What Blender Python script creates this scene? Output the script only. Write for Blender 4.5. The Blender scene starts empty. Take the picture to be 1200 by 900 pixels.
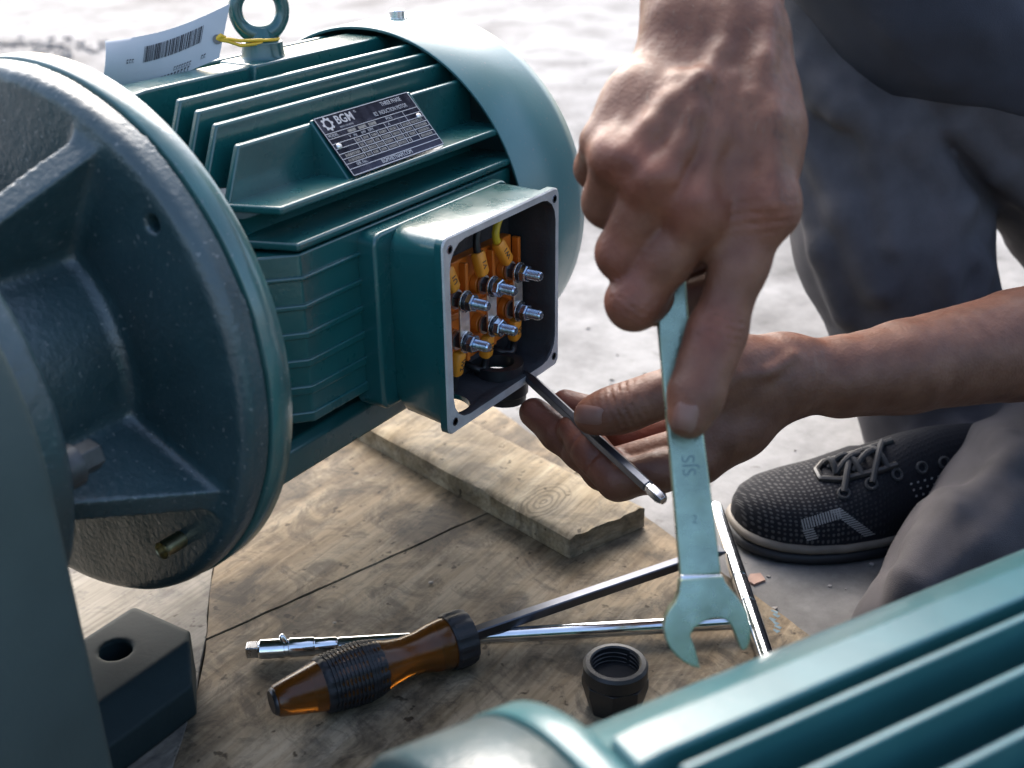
import bpy, bmesh, math, random
import numpy as np
import openvdb as vdb
from mathutils import Matrix, Vector
random.seed(7); rng = np.random.default_rng(7)
sc = bpy.context.scene
col = sc.collection
R = math.radians

# ------------------------------------------------------------------ camera, sky, sun, exposure
CAM = Vector((-0.3307, -0.4580, 0.2152))
FPX = 1432.66                                     # focal length in pixels of a 1200 px wide frame
MR = np.array([[0.5365, -0.8438, -0.0108], [-0.3583, -0.2162, -0.9082], [0.7640, 0.4912, -0.4183]])
MR[2] /= np.linalg.norm(MR[2]); MR[0] -= MR[2] * (MR[0] @ MR[2]); MR[0] /= np.linalg.norm(MR[0]); MR[1] = np.cross(MR[2], MR[0])
cd = bpy.data.cameras.new('camera'); cam = bpy.data.objects.new('camera', cd); col.objects.link(cam)
cam.matrix_world = Matrix(((MR[0][0], -MR[1][0], -MR[2][0], CAM.x), (MR[0][1], -MR[1][1], -MR[2][1], CAM.y), (MR[0][2], -MR[1][2], -MR[2][2], CAM.z), (0, 0, 0, 1)))
cd.sensor_width = 36; cd.lens = FPX / 1200 * 36
cd.clip_start = 0.02; cd.clip_end = 300
cd.dof.use_dof = True; cd.dof.focus_distance = 0.635; cd.dof.aperture_fstop = 8.2; cd.dof.aperture_blades = 7
sc.camera = cam

ROOF_Z, ROOF_EDGE = 2.2, 1.5
SUN_AZ = R(47)          # azimuth of the light, from +X towards +Y
SUN_EL = R(42)
w = bpy.data.worlds.new('World'); sc.world = w; w.use_nodes = True
nt = w.node_tree; bg = nt.nodes['Background']
sky = nt.nodes.new('ShaderNodeTexSky'); sky.sky_type = 'NISHITA'; sky.sun_disc = False
sky.sun_elevation = SUN_EL; sky.sun_rotation = R(90) - SUN_AZ
sky.dust_density = 4.5; sky.air_density = 1.0; sky.ozone_density = 1.0
nt.links.new(sky.outputs[0], bg.inputs[0]); bg.inputs[1].default_value = 0.15
sd = bpy.data.lights.new('sun', 'SUN'); sd.energy = 1.2; sd.angle = R(60); sd.color = (.97, .985, 1.0)
so = bpy.data.objects.new('sun', sd); col.objects.link(so)
sdir = Vector((math.cos(SUN_AZ) * math.cos(SUN_EL), math.sin(SUN_AZ) * math.cos(SUN_EL), math.sin(SUN_EL)))
so.rotation_euler = sdir.to_track_quat('Z', 'Y').to_euler(); so.location = (0, 0, 3)
sc.view_settings.view_transform = 'Standard'; sc.view_settings.look = 'None'
sc.view_settings.exposure = 1.75; sc.view_settings.gamma = 1.0; sc.view_settings.use_curve_mapping = False
sc.cycles.use_denoising = True
sc.cycles.max_bounces = 8; sc.cycles.sample_clamp_indirect = 6.0; sc.cycles.caustics_reflective = False; sc.cycles.caustics_refractive = False

# ------------------------------------------------------------------ helpers: picture points to places
C0 = np.array(CAM)
def ray(u, v): return np.array([(u - 600) / FPX, (v - 450) / FPX, 1.0]) @ MR
def at(u, v, t): return C0 + ray(u, v) * t                    # the place seen at (u, v), t metres deep
def on(ax, val, u, v):
    d = ray(u, v); return C0 + d * ((val - C0[ax]) / d[ax])

# ------------------------------------------------------------------ materials
def mat(name, base, rough=.5, metal=0., coat=0., spec=.5, var=0., vscale=20., bump=0., bscale=200., base2=None, sss=0., attr=False, rvar=0., detail=4., stretch=None, coat_rough=.1, pores=0., dust=0.):
    m = bpy.data.materials.new(name); m.use_nodes = True
    n = m.node_tree.nodes; l = m.node_tree.links; b = n['Principled BSDF']
    b.inputs['Base Color'].default_value = (*base, 1); b.inputs['Roughness'].default_value = rough
    b.inputs['Metallic'].default_value = metal; b.inputs['Coat Weight'].default_value = coat
    b.inputs['Coat Roughness'].default_value = coat_rough
    b.inputs['Specular IOR Level'].default_value = spec
    tc = n.new('ShaderNodeTexCoord')
    src = tc.outputs['Object']
    if stretch:
        mp = n.new('ShaderNodeMapping'); mp.inputs['Scale'].default_value = stretch; l.new(src, mp.inputs['Vector']); src = mp.outputs[0]
    if var > 0 or base2:
        t = n.new('ShaderNodeTexNoise'); t.inputs['Scale'].default_value = vscale; t.inputs['Detail'].default_value = detail; l.new(src, t.inputs['Vector'])
        r = n.new('ShaderNodeValToRGB'); l.new(t.outputs[0], r.inputs[0])
        r.color_ramp.elements[0].position = .32; r.color_ramp.elements[1].position = .68
        c2 = base2 if base2 else tuple(min(1, c * (1 + var)) for c in base)
        c1 = base if base2 else tuple(c * (1 - var) for c in base)
        r.color_ramp.elements[0].color = (*c1, 1); r.color_ramp.elements[1].color = (*c2, 1)
        l.new(r.outputs[0], b.inputs['Base Color'])
    if dust > 0:                                             # grey dust specks and smears lying on the paint
        d1 = n.new('ShaderNodeTexNoise'); d1.inputs['Scale'].default_value = 420; d1.inputs['Detail'].default_value = 1; l.new(src, d1.inputs['Vector'])
        q1 = n.new('ShaderNodeMapRange'); q1.inputs['From Min'].default_value = .69; q1.inputs['From Max'].default_value = .75; q1.inputs['To Max'].default_value = .55; l.new(d1.outputs[0], q1.inputs[0])
        d2_ = n.new('ShaderNodeTexNoise'); d2_.inputs['Scale'].default_value = 24; d2_.inputs['Detail'].default_value = 9; d2_.inputs['Roughness'].default_value = .75; l.new(src, d2_.inputs['Vector'])
        q2 = n.new('ShaderNodeMapRange'); q2.inputs['From Min'].default_value = .5; q2.inputs['From Max'].default_value = .8; q2.inputs['To Max'].default_value = dust; l.new(d2_.outputs[0], q2.inputs[0])
        mx_ = n.new('ShaderNodeMath'); mx_.operation = 'MAXIMUM'; l.new(q1.outputs[0], mx_.inputs[0]); l.new(q2.outputs[0], mx_.inputs[1])
        dm = n.new('ShaderNodeMix'); dm.data_type = 'RGBA'; l.new(mx_.outputs[0], dm.inputs[0]); dm.inputs[7].default_value = (.17, .18, .175, 1)
        if b.inputs['Base Color'].links: l.new(b.inputs['Base Color'].links[0].from_socket, dm.inputs[6])
        else: dm.inputs[6].default_value = (*base, 1)
        l.new(dm.outputs[2], b.inputs['Base Color'])
    if rvar > 0:
        t = n.new('ShaderNodeTexNoise'); t.inputs['Scale'].default_value = vscale * 2.3; t.inputs['Detail'].default_value = 5; l.new(src, t.inputs['Vector'])
        mr = n.new('ShaderNodeMapRange'); mr.inputs['From Min'].default_value = .3; mr.inputs['From Max'].default_value = .7
        mr.inputs['To Min'].default_value = max(.02, rough - rvar); mr.inputs['To Max'].default_value = rough + rvar
        l.new(t.outputs[0], mr.inputs[0]); l.new(mr.outputs[0], b.inputs['Roughness'])
    if attr:
        a = n.new('ShaderNodeVertexColor'); a.layer_name = 'Col'
        mx = n.new('ShaderNodeMix'); mx.data_type = 'RGBA'; mx.blend_type = 'MULTIPLY'; mx.inputs[0].default_value = 1
        if b.inputs['Base Color'].links: l.new(b.inputs['Base Color'].links[0].from_socket, mx.inputs[6])
        else: mx.inputs[6].default_value = (*base, 1)
        l.new(a.outputs[0], mx.inputs[7]); l.new(mx.outputs[2], b.inputs['Base Color'])
    if sss > 0:
        b.inputs['Subsurface Weight'].default_value = sss; b.inputs['Subsurface Radius'].default_value = (.006, .002, .001); b.inputs['Subsurface Scale'].default_value = .5
    if bump > 0:
        t = n.new('ShaderNodeTexNoise'); t.inputs['Scale'].default_value = bscale; t.inputs['Detail'].default_value = 3; l.new(src, t.inputs['Vector'])
        hsrc = t.outputs[0]
        if pores:
            vo = n.new('ShaderNodeTexVoronoi'); vo.inputs['Scale'].default_value = pores; l.new(src, vo.inputs['Vector'])
            ad = n.new('ShaderNodeMath'); ad.operation = 'MULTIPLY_ADD'; ad.inputs[1].default_value = .45; l.new(vo.outputs['Distance'], ad.inputs[0]); l.new(hsrc, ad.inputs[2]); hsrc = ad.outputs[0]
        bp = n.new('ShaderNodeBump'); bp.inputs['Strength'].default_value = bump; bp.inputs['Distance'].default_value = .001
        l.new(hsrc, bp.inputs['Height']); l.new(bp.outputs[0], b.inputs['Normal'])
        if coat: l.new(bp.outputs[0], b.inputs['Coat Normal'])
    return m

M = {}
M['teal'] = mat('teal_paint', (.006, .074, .074), .30, coat=.7, spec=.5, var=.12, vscale=30, bump=.10, bscale=350, rvar=.06, coat_rough=.16)
M['teal2'] = mat('lighter_teal_paint', (.022, .098, .106), .38, coat=.5, var=.10, vscale=30, bump=.08, bscale=350, rvar=.06, coat_rough=.25)
M['cowl'] = mat('cowl_paint', (.062, .165, .168), .44, coat=.6, spec=.5, var=.06, vscale=14, bump=.06, bscale=500, rvar=.06, coat_rough=.25, dust=.12)
M['cast'] = mat('cast_paint', (.018, .044, .050), .42, coat=.5, var=.18, vscale=26, bump=.4, bscale=330, rvar=.08, coat_rough=.25, dust=.14)
M['ring'] = mat('flange_paint', (.028, .096, .090), .36, coat=.8, var=.15, vscale=40, bump=.1, bscale=260, rvar=.08, dust=.3)
M['rimgrey'] = mat('bare_cast_rim', (.46, .47, .47), .42, metal=.35, var=.2, vscale=60, bump=.25, bscale=420)
M['inbox'] = mat('dark_inner_paint', (.028, .031, .036), .5, var=.2, vscale=60, bump=.3, bscale=400)
M['orange'] = mat('orange_plastic', (.54, .14, .014), .4, var=.2, vscale=120)
M['sleeve'] = mat('orange_sleeve', (.74, .28, .022), .45, var=.12, vscale=120)
M['zinc'] = mat('zinc_metal', (.62, .64, .66), .25, metal=1, var=.1, vscale=200, rvar=.08)
M['bluezinc'] = mat('blue_zinc', (.42, .52, .66), .25, metal=1, var=.15, vscale=200)
M['bar'] = mat('nickel_bar', (.86, .84, .80), .36, metal=1, var=.08, vscale=150, rvar=.08)
M['black'] = mat('black_plastic', (.012, .013, .015), .42, bump=.1, bscale=500)
M['rubber'] = mat('black_rubber', (.010, .012, .016), .55, bump=.15, bscale=600)
M['chrome'] = mat('chrome', (.74, .76, .78), .14, metal=1, var=.06, vscale=150, rvar=.06)
M['satin'] = mat('steel_teal_reflection', (.28, .36, .27), .30, metal=.95, var=.22, vscale=55, bump=.16, bscale=260, rvar=.13)  # spanner steel; the teal motor's reflection is painted into its base colour
M['darksteel'] = mat('dark_steel', (.085, .09, .105), .32, metal=.9, var=.06, vscale=60, rvar=.04)
M['steel'] = mat('steel', (.42, .43, .45), .28, metal=1, var=.15, vscale=200, rvar=.08)
M['brass'] = mat('brass_stud', (.50, .43, .25), .35, metal=1, var=.2, vscale=200)
M['plate'] = mat('nameplate_metal', (.05, .055, .085), .22, metal=.8, var=.2, vscale=60, rvar=.1)
M['print'] = mat('plate_print', (.62, .64, .66), .3, metal=.7)
M['smudge'] = mat('plate_cell_print', (.20, .20, .19), .4, metal=.6, var=.4, vscale=900)
M['paper'] = mat('tag_paper', (.46, .47, .48), .7, var=.05, vscale=60, sss=0)
M['ink'] = mat('black_ink', (.03, .03, .035), .6)
M['yellow'] = mat('yellow_string', (.75, .45, .03), .5)
M['wirey'] = mat('yellow_wire', (.55, .40, .02), .4); M['wirek'] = mat('black_wire', (.01, .01, .012), .4); M['wirer'] = mat('red_wire', (.35, .02, .02), .4)
M['amber'] = None
M['skinR'] = mat('skin', (.108, .039, .020), .52, base2=(.158, .065, .036), vscale=90, bump=.22, bscale=300, pores=650, sss=.12, spec=.4, attr=True, rvar=.08)
M['nail'] = mat('nail', (.165, .076, .055), .42)
M['trouser'] = mat('grey_cotton', (.056, .051, .056), .9, var=.16, vscale=60, bump=.4, bscale=1500)
M['shirt'] = mat('navy_cotton', (.020, .021, .030), .85, var=.12, vscale=60, bump=.35, bscale=1500)
M['lace'] = mat('grey_lace', (.03, .032, .036), .8, bump=.4, bscale=1200)
M['midsole'] = mat('beige_midsole', (.15, .13, .105), .6, var=.2, vscale=60)
M['shoemark'] = mat('shoe_print', (.24, .24, .24), .7)
M['chip'] = mat('red_chip', (.30, .19, .15), .7, var=.2, vscale=100)
M['pebble'] = mat('pebble', (.22, .21, .20), .9, var=.4, vscale=40)

def amber():
    m = mat('amber_plastic', (.50, .20, .035), .22)
    b = m.node_tree.nodes['Principled BSDF']
    b.inputs['Transmission Weight'].default_value = .75; b.inputs['IOR'].default_value = 1.46
    b.inputs['Base Color'].default_value = (.32, .105, .010, 1)
    return m
M['amber'] = amber()

def wood(name, ramp, scale, rot=0., bump=.4, stain=.55, grain=(2.2, 22, 22), knot=None):
    m = bpy.data.materials.new(name); m.use_nodes = True
    n = m.node_tree.nodes; l = m.node_tree.links; b = n['Principled BSDF']
    tc = n.new('ShaderNodeTexCoord'); mp = n.new('ShaderNodeMapping'); mp.inputs['Rotation'].default_value = (0, 0, -rot); mp.inputs['Scale'].default_value = grain
    l.new(tc.outputs['Object'], mp.inputs[0])
    g = n.new('ShaderNodeTexNoise'); g.inputs['Scale'].default_value = scale; g.inputs['Detail'].default_value = 8; g.inputs['Roughness'].default_value = .62; g.inputs['Distortion'].default_value = .35
    l.new(mp.outputs[0], g.inputs['Vector'])
    r = n.new('ShaderNodeValToRGB'); l.new(g.outputs[0], r.inputs[0])
    e = r.color_ramp.elements
    e[0].position = .30; e[0].color = (*ramp[0], 1); e[1].position = .72; e[1].color = (*ramp[2], 1)
    k = e.new(.5); k.color = (*ramp[1], 1)
    mpf = n.new('ShaderNodeMapping'); mpf.inputs['Rotation'].default_value = (0, 0, -rot); mpf.inputs['Scale'].default_value = (22, 420, 420); l.new(tc.outputs['Object'], mpf.inputs[0])
    ff = n.new('ShaderNodeTexNoise'); ff.inputs['Scale'].default_value = 1.; ff.inputs['Detail'].default_value = 4; l.new(mpf.outputs[0], ff.inputs['Vector'])
    fr = n.new('ShaderNodeValToRGB'); l.new(ff.outputs[0], fr.inputs[0]); fr.color_ramp.elements[0].position = .34; fr.color_ramp.elements[0].color = (.62, .6, .57, 1); fr.color_ramp.elements[1].position = .56; fr.color_ramp.elements[1].color = (1.08, 1.08, 1.08, 1)
    mf = n.new('ShaderNodeMix'); mf.data_type = 'RGBA'; mf.blend_type = 'MULTIPLY'; mf.inputs[0].default_value = .55; l.new(r.outputs[0], mf.inputs[6]); l.new(fr.outputs[0], mf.inputs[7])
    base_out = mf.outputs[2]
    if knot:
        kd = n.new('ShaderNodeVectorMath'); kd.operation = 'SUBTRACT'; kd.inputs[1].default_value = knot; l.new(tc.outputs['Object'], kd.inputs[0])
        ks = n.new('ShaderNodeMapping'); ks.inputs['Rotation'].default_value = (0, 0, -rot); ks.inputs['Scale'].default_value = (.55, 1, 0); l.new(kd.outputs[0], ks.inputs[0])
        kn_ = n.new('ShaderNodeTexNoise'); kn_.inputs['Scale'].default_value = 90; l.new(tc.outputs['Object'], kn_.inputs['Vector'])
        kl = n.new('ShaderNodeVectorMath'); kl.operation = 'LENGTH'; l.new(ks.outputs[0], kl.inputs[0])
        kw = n.new('ShaderNodeMath'); kw.operation = 'MULTIPLY_ADD'; kw.inputs[1].default_value = .004; l.new(kn_.outputs[0], kw.inputs[0]); l.new(kl.outputs['Value'], kw.inputs[2])
        ksn = n.new('ShaderNodeMath'); ksn.operation = 'SINE'; km = n.new('ShaderNodeMath'); km.operation = 'MULTIPLY'; km.inputs[1].default_value = 2100; l.new(kw.outputs[0], km.inputs[0]); l.new(km.outputs[0], ksn.inputs[0])
        kf = n.new('ShaderNodeMapRange'); kf.inputs['From Min'].default_value = .011; kf.inputs['From Max'].default_value = .017; kf.inputs['To Min'].default_value = .75; kf.inputs['To Max'].default_value = 0; l.new(kl.outputs['Value'], kf.inputs[0])
        kr = n.new('ShaderNodeMapRange'); kr.inputs['From Min'].default_value = -.2; kr.inputs['From Max'].default_value = 1; kr.inputs['To Min'].default_value = 1; kr.inputs['To Max'].default_value = .42; l.new(ksn.outputs[0], kr.inputs[0])
        kc = n.new('ShaderNodeMix'); kc.data_type = 'RGBA'; kc.blend_type = 'MULTIPLY'; l.new(kf.outputs[0], kc.inputs[0]); l.new(base_out, kc.inputs[6]); l.new(kr.outputs[0], kc.inputs[7]); base_out = kc.outputs[2]
    s = n.new('ShaderNodeTexNoise'); s.inputs['Scale'].default_value = 10; s.inputs['Detail'].default_value = 10; s.inputs['Roughness'].default_value = .68; l.new(tc.outputs['Object'], s.inputs['Vector'])
    sr = n.new('ShaderNodeValToRGB'); l.new(s.outputs[0], sr.inputs[0])
    sr.color_ramp.elements[0].position = .41; sr.color_ramp.elements[0].color = (stain, stain * 1.0, stain * 1.03, 1)
    sr.color_ramp.elements[1].position = .55; sr.color_ramp.elements[1].color = (1, 1, 1, 1)
    mx = n.new('ShaderNodeMix'); mx.data_type = 'RGBA'; mx.blend_type = 'MULTIPLY'; mx.inputs[0].default_value = 1
    l.new(base_out, mx.inputs[6]); l.new(sr.outputs[0], mx.inputs[7])
    s2 = n.new('ShaderNodeTexNoise'); s2.inputs['Scale'].default_value = 34; s2.inputs['Detail'].default_value = 8; s2.inputs['Roughness'].default_value = .75; s2.inputs['Distortion'].default_value = 1.2; l.new(tc.outputs['Object'], s2.inputs['Vector'])
    sr2 = n.new('ShaderNodeValToRGB'); l.new(s2.outputs[0], sr2.inputs[0]); sr2.color_ramp.elements[0].position = .38; sr2.color_ramp.elements[0].color = (stain * .9, stain * .92, stain, 1); sr2.color_ramp.elements[1].position = .52; sr2.color_ramp.elements[1].color = (1, 1, 1, 1)
    mxx = n.new('ShaderNodeMix'); mxx.data_type = 'RGBA'; mxx.blend_type = 'MULTIPLY'; mxx.inputs[0].default_value = .8
    l.new(mx.outputs[2], mxx.inputs[6]); l.new(sr2.outputs[0], mxx.inputs[7]); mx = mxx
    # small dark specks of dirt
    v = n.new('ShaderNodeTexNoise'); v.inputs['Scale'].default_value = 130; v.inputs['Detail'].default_value = 2; l.new(tc.outputs['Object'], v.inputs['Vector'])
    vr = n.new('ShaderNodeValToRGB'); l.new(v.outputs[0], vr.inputs[0]); vr.color_ramp.elements[0].position = .27; vr.color_ramp.elements[0].color = (.25, .23, .2, 1); vr.color_ramp.elements[1].position = .33; vr.color_ramp.elements[1].color = (1, 1, 1, 1)
    m2 = n.new('ShaderNodeMix'); m2.data_type = 'RGBA'; m2.blend_type = 'MULTIPLY'; m2.inputs[0].default_value = 1
    l.new(mx.outputs[2], m2.inputs[6]); l.new(vr.outputs[0], m2.inputs[7]); l.new(m2.outputs[2], b.inputs['Base Color'])
    b.inputs['Roughness'].default_value = .7; b.inputs['Specular IOR Level'].default_value = .2
    bp = n.new('ShaderNodeBump'); bp.inputs['Strength'].default_value = bump; bp.inputs['Distance'].default_value = .0008
    hm = n.new('ShaderNodeMath'); hm.operation = 'ADD'; l.new(g.outputs[0], hm.inputs[0]); l.new(ff.outputs[0], hm.inputs[1]); l.new(hm.outputs[0], bp.inputs['Height']); l.new(bp.outputs[0], b.inputs['Normal'])
    return m

def concrete():
    m = bpy.data.materials.new('concrete'); m.use_nodes = True
    n = m.node_tree.nodes; l = m.node_tree.links; b = n['Principled BSDF']
    tc = n.new('ShaderNodeTexCoord')
    def noise(s, d, r=.6):
        t = n.new('ShaderNodeTexNoise'); t.inputs['Scale'].default_value = s; t.inputs['Detail'].default_value = d; t.inputs['Roughness'].default_value = r; l.new(tc.outputs['Object'], t.inputs['Vector']); return t
    a = noise(9, 9, .7); ar = n.new('ShaderNodeValToRGB'); l.new(a.outputs[0], ar.inputs[0])
    ar.color_ramp.elements[0].position = .33; ar.color_ramp.elements[0].color = (.11, .11, .11, 1); ar.color_ramp.elements[1].position = .6; ar.color_ramp.elements[1].color = (.27, .27, .27, 1)
    c = noise(2.2, 6, .6); cr = n.new('ShaderNodeValToRGB'); l.new(c.outputs[0], cr.inputs[0])
    cr.color_ramp.elements[0].position = .35; cr.color_ramp.elements[0].color = (.62, .61, .60, 1); cr.color_ramp.elements[1].position = .55; cr.color_ramp.elements[1].color = (1, 1, 1, 1)
    mx = n.new('ShaderNodeMix'); mx.data_type = 'RGBA'; mx.blend_type = 'MULTIPLY'; mx.inputs[0].default_value = 1
    l.new(ar.outputs[0], mx.inputs[6]); l.new(cr.outputs[0], mx.inputs[7])
    v = noise(60, 2); vr = n.new('ShaderNodeValToRGB'); l.new(v.outputs[0], vr.inputs[0]); vr.color_ramp.elements[0].position = .25; vr.color_ramp.elements[0].color = (.6, .58, .56, 1); vr.color_ramp.elements[1].position = .33; vr.color_ramp.elements[1].color = (1, 1, 1, 1)
    m2 = n.new('ShaderNodeMix'); m2.data_type = 'RGBA'; m2.blend_type = 'MULTIPLY'; m2.inputs[0].default_value = 1
    l.new(mx.outputs[2], m2.inputs[6]); l.new(vr.outputs[0], m2.inputs[7]); l.new(m2.outputs[2], b.inputs['Base Color'])
    b.inputs['Roughness'].default_value = .85; b.inputs['Specular IOR Level'].default_value = .25
    bp = n.new('ShaderNodeBump'); bp.inputs['Strength'].default_value = .6; bp.inputs['Distance'].default_value = .004; l.new(a.outputs[0], bp.inputs['Height']); l.new(bp.outputs[0], b.inputs['Normal'])
    return m
M['concrete'] = concrete()

def knit():
    m = mat('black_knit', (.012, .013, .016), .85, spec=.2)
    n = m.node_tree.nodes; l = m.node_tree.links; b = n['Principled BSDF']
    uv = n.new('ShaderNodeUVMap'); uv.uv_map = 'UV'
    v = n.new('ShaderNodeTexVoronoi'); v.inputs['Scale'].default_value = 1.0; v.inputs['Randomness'].default_value = .25
    l.new(uv.outputs[0], v.inputs['Vector'])
    r = n.new('ShaderNodeValToRGB'); l.new(v.outputs['Distance'], r.inputs[0]); r.color_ramp.elements[0].position = .26; r.color_ramp.elements[0].color = (1, 1, 1, 1); r.color_ramp.elements[1].position = .34; r.color_ramp.elements[1].color = (0, 0, 0, 1)
    a = n.new('ShaderNodeVertexColor'); a.layer_name = 'Col'
    mul = n.new('ShaderNodeMix'); mul.data_type = 'RGBA'; mul.blend_type = 'MULTIPLY'; mul.inputs[0].default_value = 1
    l.new(r.outputs[0], mul.inputs[6]); l.new(a.outputs[0], mul.inputs[7])
    mx = n.new('ShaderNodeMix'); mx.data_type = 'RGBA'; l.new(mul.outputs[2], mx.inputs[0]); mx.inputs[6].default_value = (.011, .012, .016, 1); mx.inputs[7].default_value = (.075, .075, .077, 1)
    l.new(mx.outputs[2], b.inputs['Base Color'])
    bp = n.new('ShaderNodeBump'); bp.inputs['Strength'].default_value = .5; bp.inputs['Distance'].default_value = .001; l.new(r.outputs[0], bp.inputs['Height']); l.new(bp.outputs[0], b.inputs['Normal'])
    return m
M['knit'] = knit()

# ------------------------------------------------------------------ mesh helpers
def link(name, me, m, parent=None, loc=None, bevel=0., seg=2, sharp=38, smooth=True):
    o = bpy.data.objects.new(name, me); col.objects.link(o)
    if m is not None:
        for x in (m if isinstance(m, (list, tuple)) else [m]): me.materials.append(x)
    if smooth and len(me.polygons):
        me.shade_smooth(); me.set_sharp_from_angle(angle=R(sharp))
    if parent is not None:
        o.parent = parent
        if loc is None: loc = parent.get('_off', (0, 0, 0))
    if loc is not None: o.location = loc
    if bevel > 0:
        b = o.modifiers.new('bevel', 'BEVEL'); b.width = bevel; b.segments = seg; b.limit_method = 'ANGLE'; b.angle_limit = R(38); b.harden_normals = True
    return o

class MB:
    def __init__(s): s.v = []; s.f = []; s.mi = []
    def add(s, v, f, mi=0):
        n = len(s.v); s.v += [tuple(float(c) for c in p) for p in v]; s.f += [tuple(i + n for i in q) for q in f]; s.mi += [mi] * len(f); return s
    def box(s, x0, x1, y0, y1, z0, z1, mi=0):
        v = [(x, y, z) for x in (x0, x1) for y in (y0, y1) for z in (z0, z1)]
        return s.add(v, [(0, 1, 3, 2), (4, 6, 7, 5), (0, 4, 5, 1), (2, 3, 7, 6), (0, 2, 6, 4), (1, 5, 7, 3)], mi)
    def prism(s, poly, axis, a, b, mi=0):           # poly: 2-D points in the other two axes
        def p3(q, h): return (h, q[0], q[1]) if axis == 0 else (q[0], h, q[1]) if axis == 1 else (q[0], q[1], h)
        n = len(poly); v = [p3(q, a) for q in poly] + [p3(q, b) for q in poly]
        return s.add(v, [tuple(range(n)), tuple(range(2 * n - 1, n - 1, -1))] + [(i, i + n, (i + 1) % n + n, (i + 1) % n) for i in range(n)], mi)
    def lathe(s, prof, o, d, n=48, ref=None, mi=0, cap=True, hexed=()):  # prof: (along, radius)
        o = np.array(o, float); d = np.array(d, float); d /= np.linalg.norm(d)
        r = np.array(ref if ref is not None else ((0, 0, 1) if abs(d[2]) < .9 else (1, 0, 0)), float)
        e1 = r - d * (r @ d); e1 /= np.linalg.norm(e1); e2 = np.cross(d, e1)
        v = []; f = []
        for a, rad in prof:
            for i in range(n):
                th = 2 * math.pi * i / n; v.append(o + d * a + (e1 * math.cos(th) + e2 * math.sin(th)) * rad)
        for k in range(len(prof) - 1):
            for i in range(n):
                j = (i + 1) % n; f.append((k * n + i, k * n + j, (k + 1) * n + j, (k + 1) * n + i))
        if cap: f.append(tuple(range(n - 1, -1, -1))); f.append(tuple((len(prof) - 1) * n + i for i in range(n)))
        return s.add(v, f, mi)
    def tube(s, pts, rad, n=10, mi=0, closed=False):
        P = [np.array(p, float) for p in pts]; m = len(P); v = []; f = []
        rads = rad if hasattr(rad, '__len__') else [rad] * m
        up = None
        for k in range(m):
            a = P[(k - 1) % m] if (k > 0 or closed) else P[0]; b = P[(k + 1) % m] if (k < m - 1 or closed) else P[-1]
            t = (b - a) / np.linalg.norm(b - a)
            if up is None:
                up = np.array((0, 0, 1.)) if abs(t[2]) < .9 else np.array((1., 0, 0))
            e1 = up - t * (up @ t); e1 /= np.linalg.norm(e1); e2 = np.cross(t, e1); up = e1
            for i in range(n):
                th = 2 * math.pi * i / n; v.append(P[k] + (e1 * math.cos(th) + e2 * math.sin(th)) * rads[k])
        for k in range(m if closed else m - 1):
            k2 = (k + 1) % m
            for i in range(n):
                j = (i + 1) % n; f.append((k * n + i, k * n + j, k2 * n + j, k2 * n + i))
        if not closed: f.append(tuple(range(n - 1, -1, -1))); f.append(tuple((m - 1) * n + i for i in range(n)))
        return s.add(v, f, mi)
    def loft(s, loops, mi=0, cap0=True, cap1=True):
        n = len(loops[0]); v = [p for lp in loops for p in lp]; f = []; mis = []
        for k in range(len(loops) - 1):
            for i in range(n):
                j = (i + 1) % n; f.append((k * n + i, k * n + j, (k + 1) * n + j, (k + 1) * n + i)); mis.append(mi[k] if isinstance(mi, list) else mi)
        if cap0: f.append(tuple(range(n - 1, -1, -1))); mis.append(mis[0])
        if cap1: f.append(tuple((len(loops) - 1) * n + i for i in range(n))); mis.append(mis[-2] if cap0 else mis[-1])
        s.add(v, f); s.mi[-len(mis):] = mis; return s
    def mesh(s, name, recalc=True):
        me = bpy.data.meshes.new(name); me.from_pydata(s.v, [], s.f)
        me.polygons.foreach_set('material_index', s.mi)
        if recalc:
            bm = bmesh.new(); bm.from_mesh(me); bmesh.ops.recalc_face_normals(bm, faces=bm.faces); bm.to_mesh(me); bm.free()
        me.update(); return me
    def obj(s, name, m, parent=None, **k): return link(name, s.mesh(name), m, parent, **k)

def thing(name, label, cat, loc=(0, 0, 0), group=None):
    o = bpy.data.objects.new(name, None); col.objects.link(o); o.location = loc; o.empty_display_size = .02
    o['label'] = label; o['category'] = cat
    if group: o['group'] = group
    o['_off'] = [-c for c in loc]
    return o
def tag(o, label=None, cat=None, group=None, kind=None):
    if label: o['label'] = label
    if cat: o['category'] = cat
    if group: o['group'] = group
    if kind: o['kind'] = kind
    return o

def frame(o, ex, ey):                                    # matrix with x along ex, y along ey, z = normal
    ex = Vector(ex).normalized(); ey = Vector(ey); ey = (ey - ex * ey.dot(ex)).normalized(); ez = ex.cross(ey)
    return Matrix(((ex.x, ey.x, ez.x, o[0]), (ex.y, ey.y, ez.y, o[1]), (ex.z, ey.z, ez.z, o[2]), (0, 0, 0, 1)))

def text_into(mb, s, size, Mx, x=0, y=0, align='LEFT', ext=.00005, bold=0., mi=0, sx=1.):
    cu = bpy.data.curves.new('t', 'FONT'); cu.body = s; cu.size = size; cu.align_x = align; cu.align_y = 'CENTER'; cu.extrude = ext; cu.offset = bold; cu.resolution_u = 3
    o = bpy.data.objects.new('t', cu); col.objects.link(o)
    me = bpy.data.meshes.new_from_object(o)
    v = np.array([Mx @ Vector((p.co.x * sx + x, p.co.y + y, p.co.z + ext)) for p in me.vertices]) if len(me.vertices) else []
    mb.add(v, [tuple(p.vertices) for p in me.polygons], mi)
    bpy.data.objects.remove(o); bpy.data.curves.remove(cu); bpy.data.meshes.remove(me)

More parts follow.
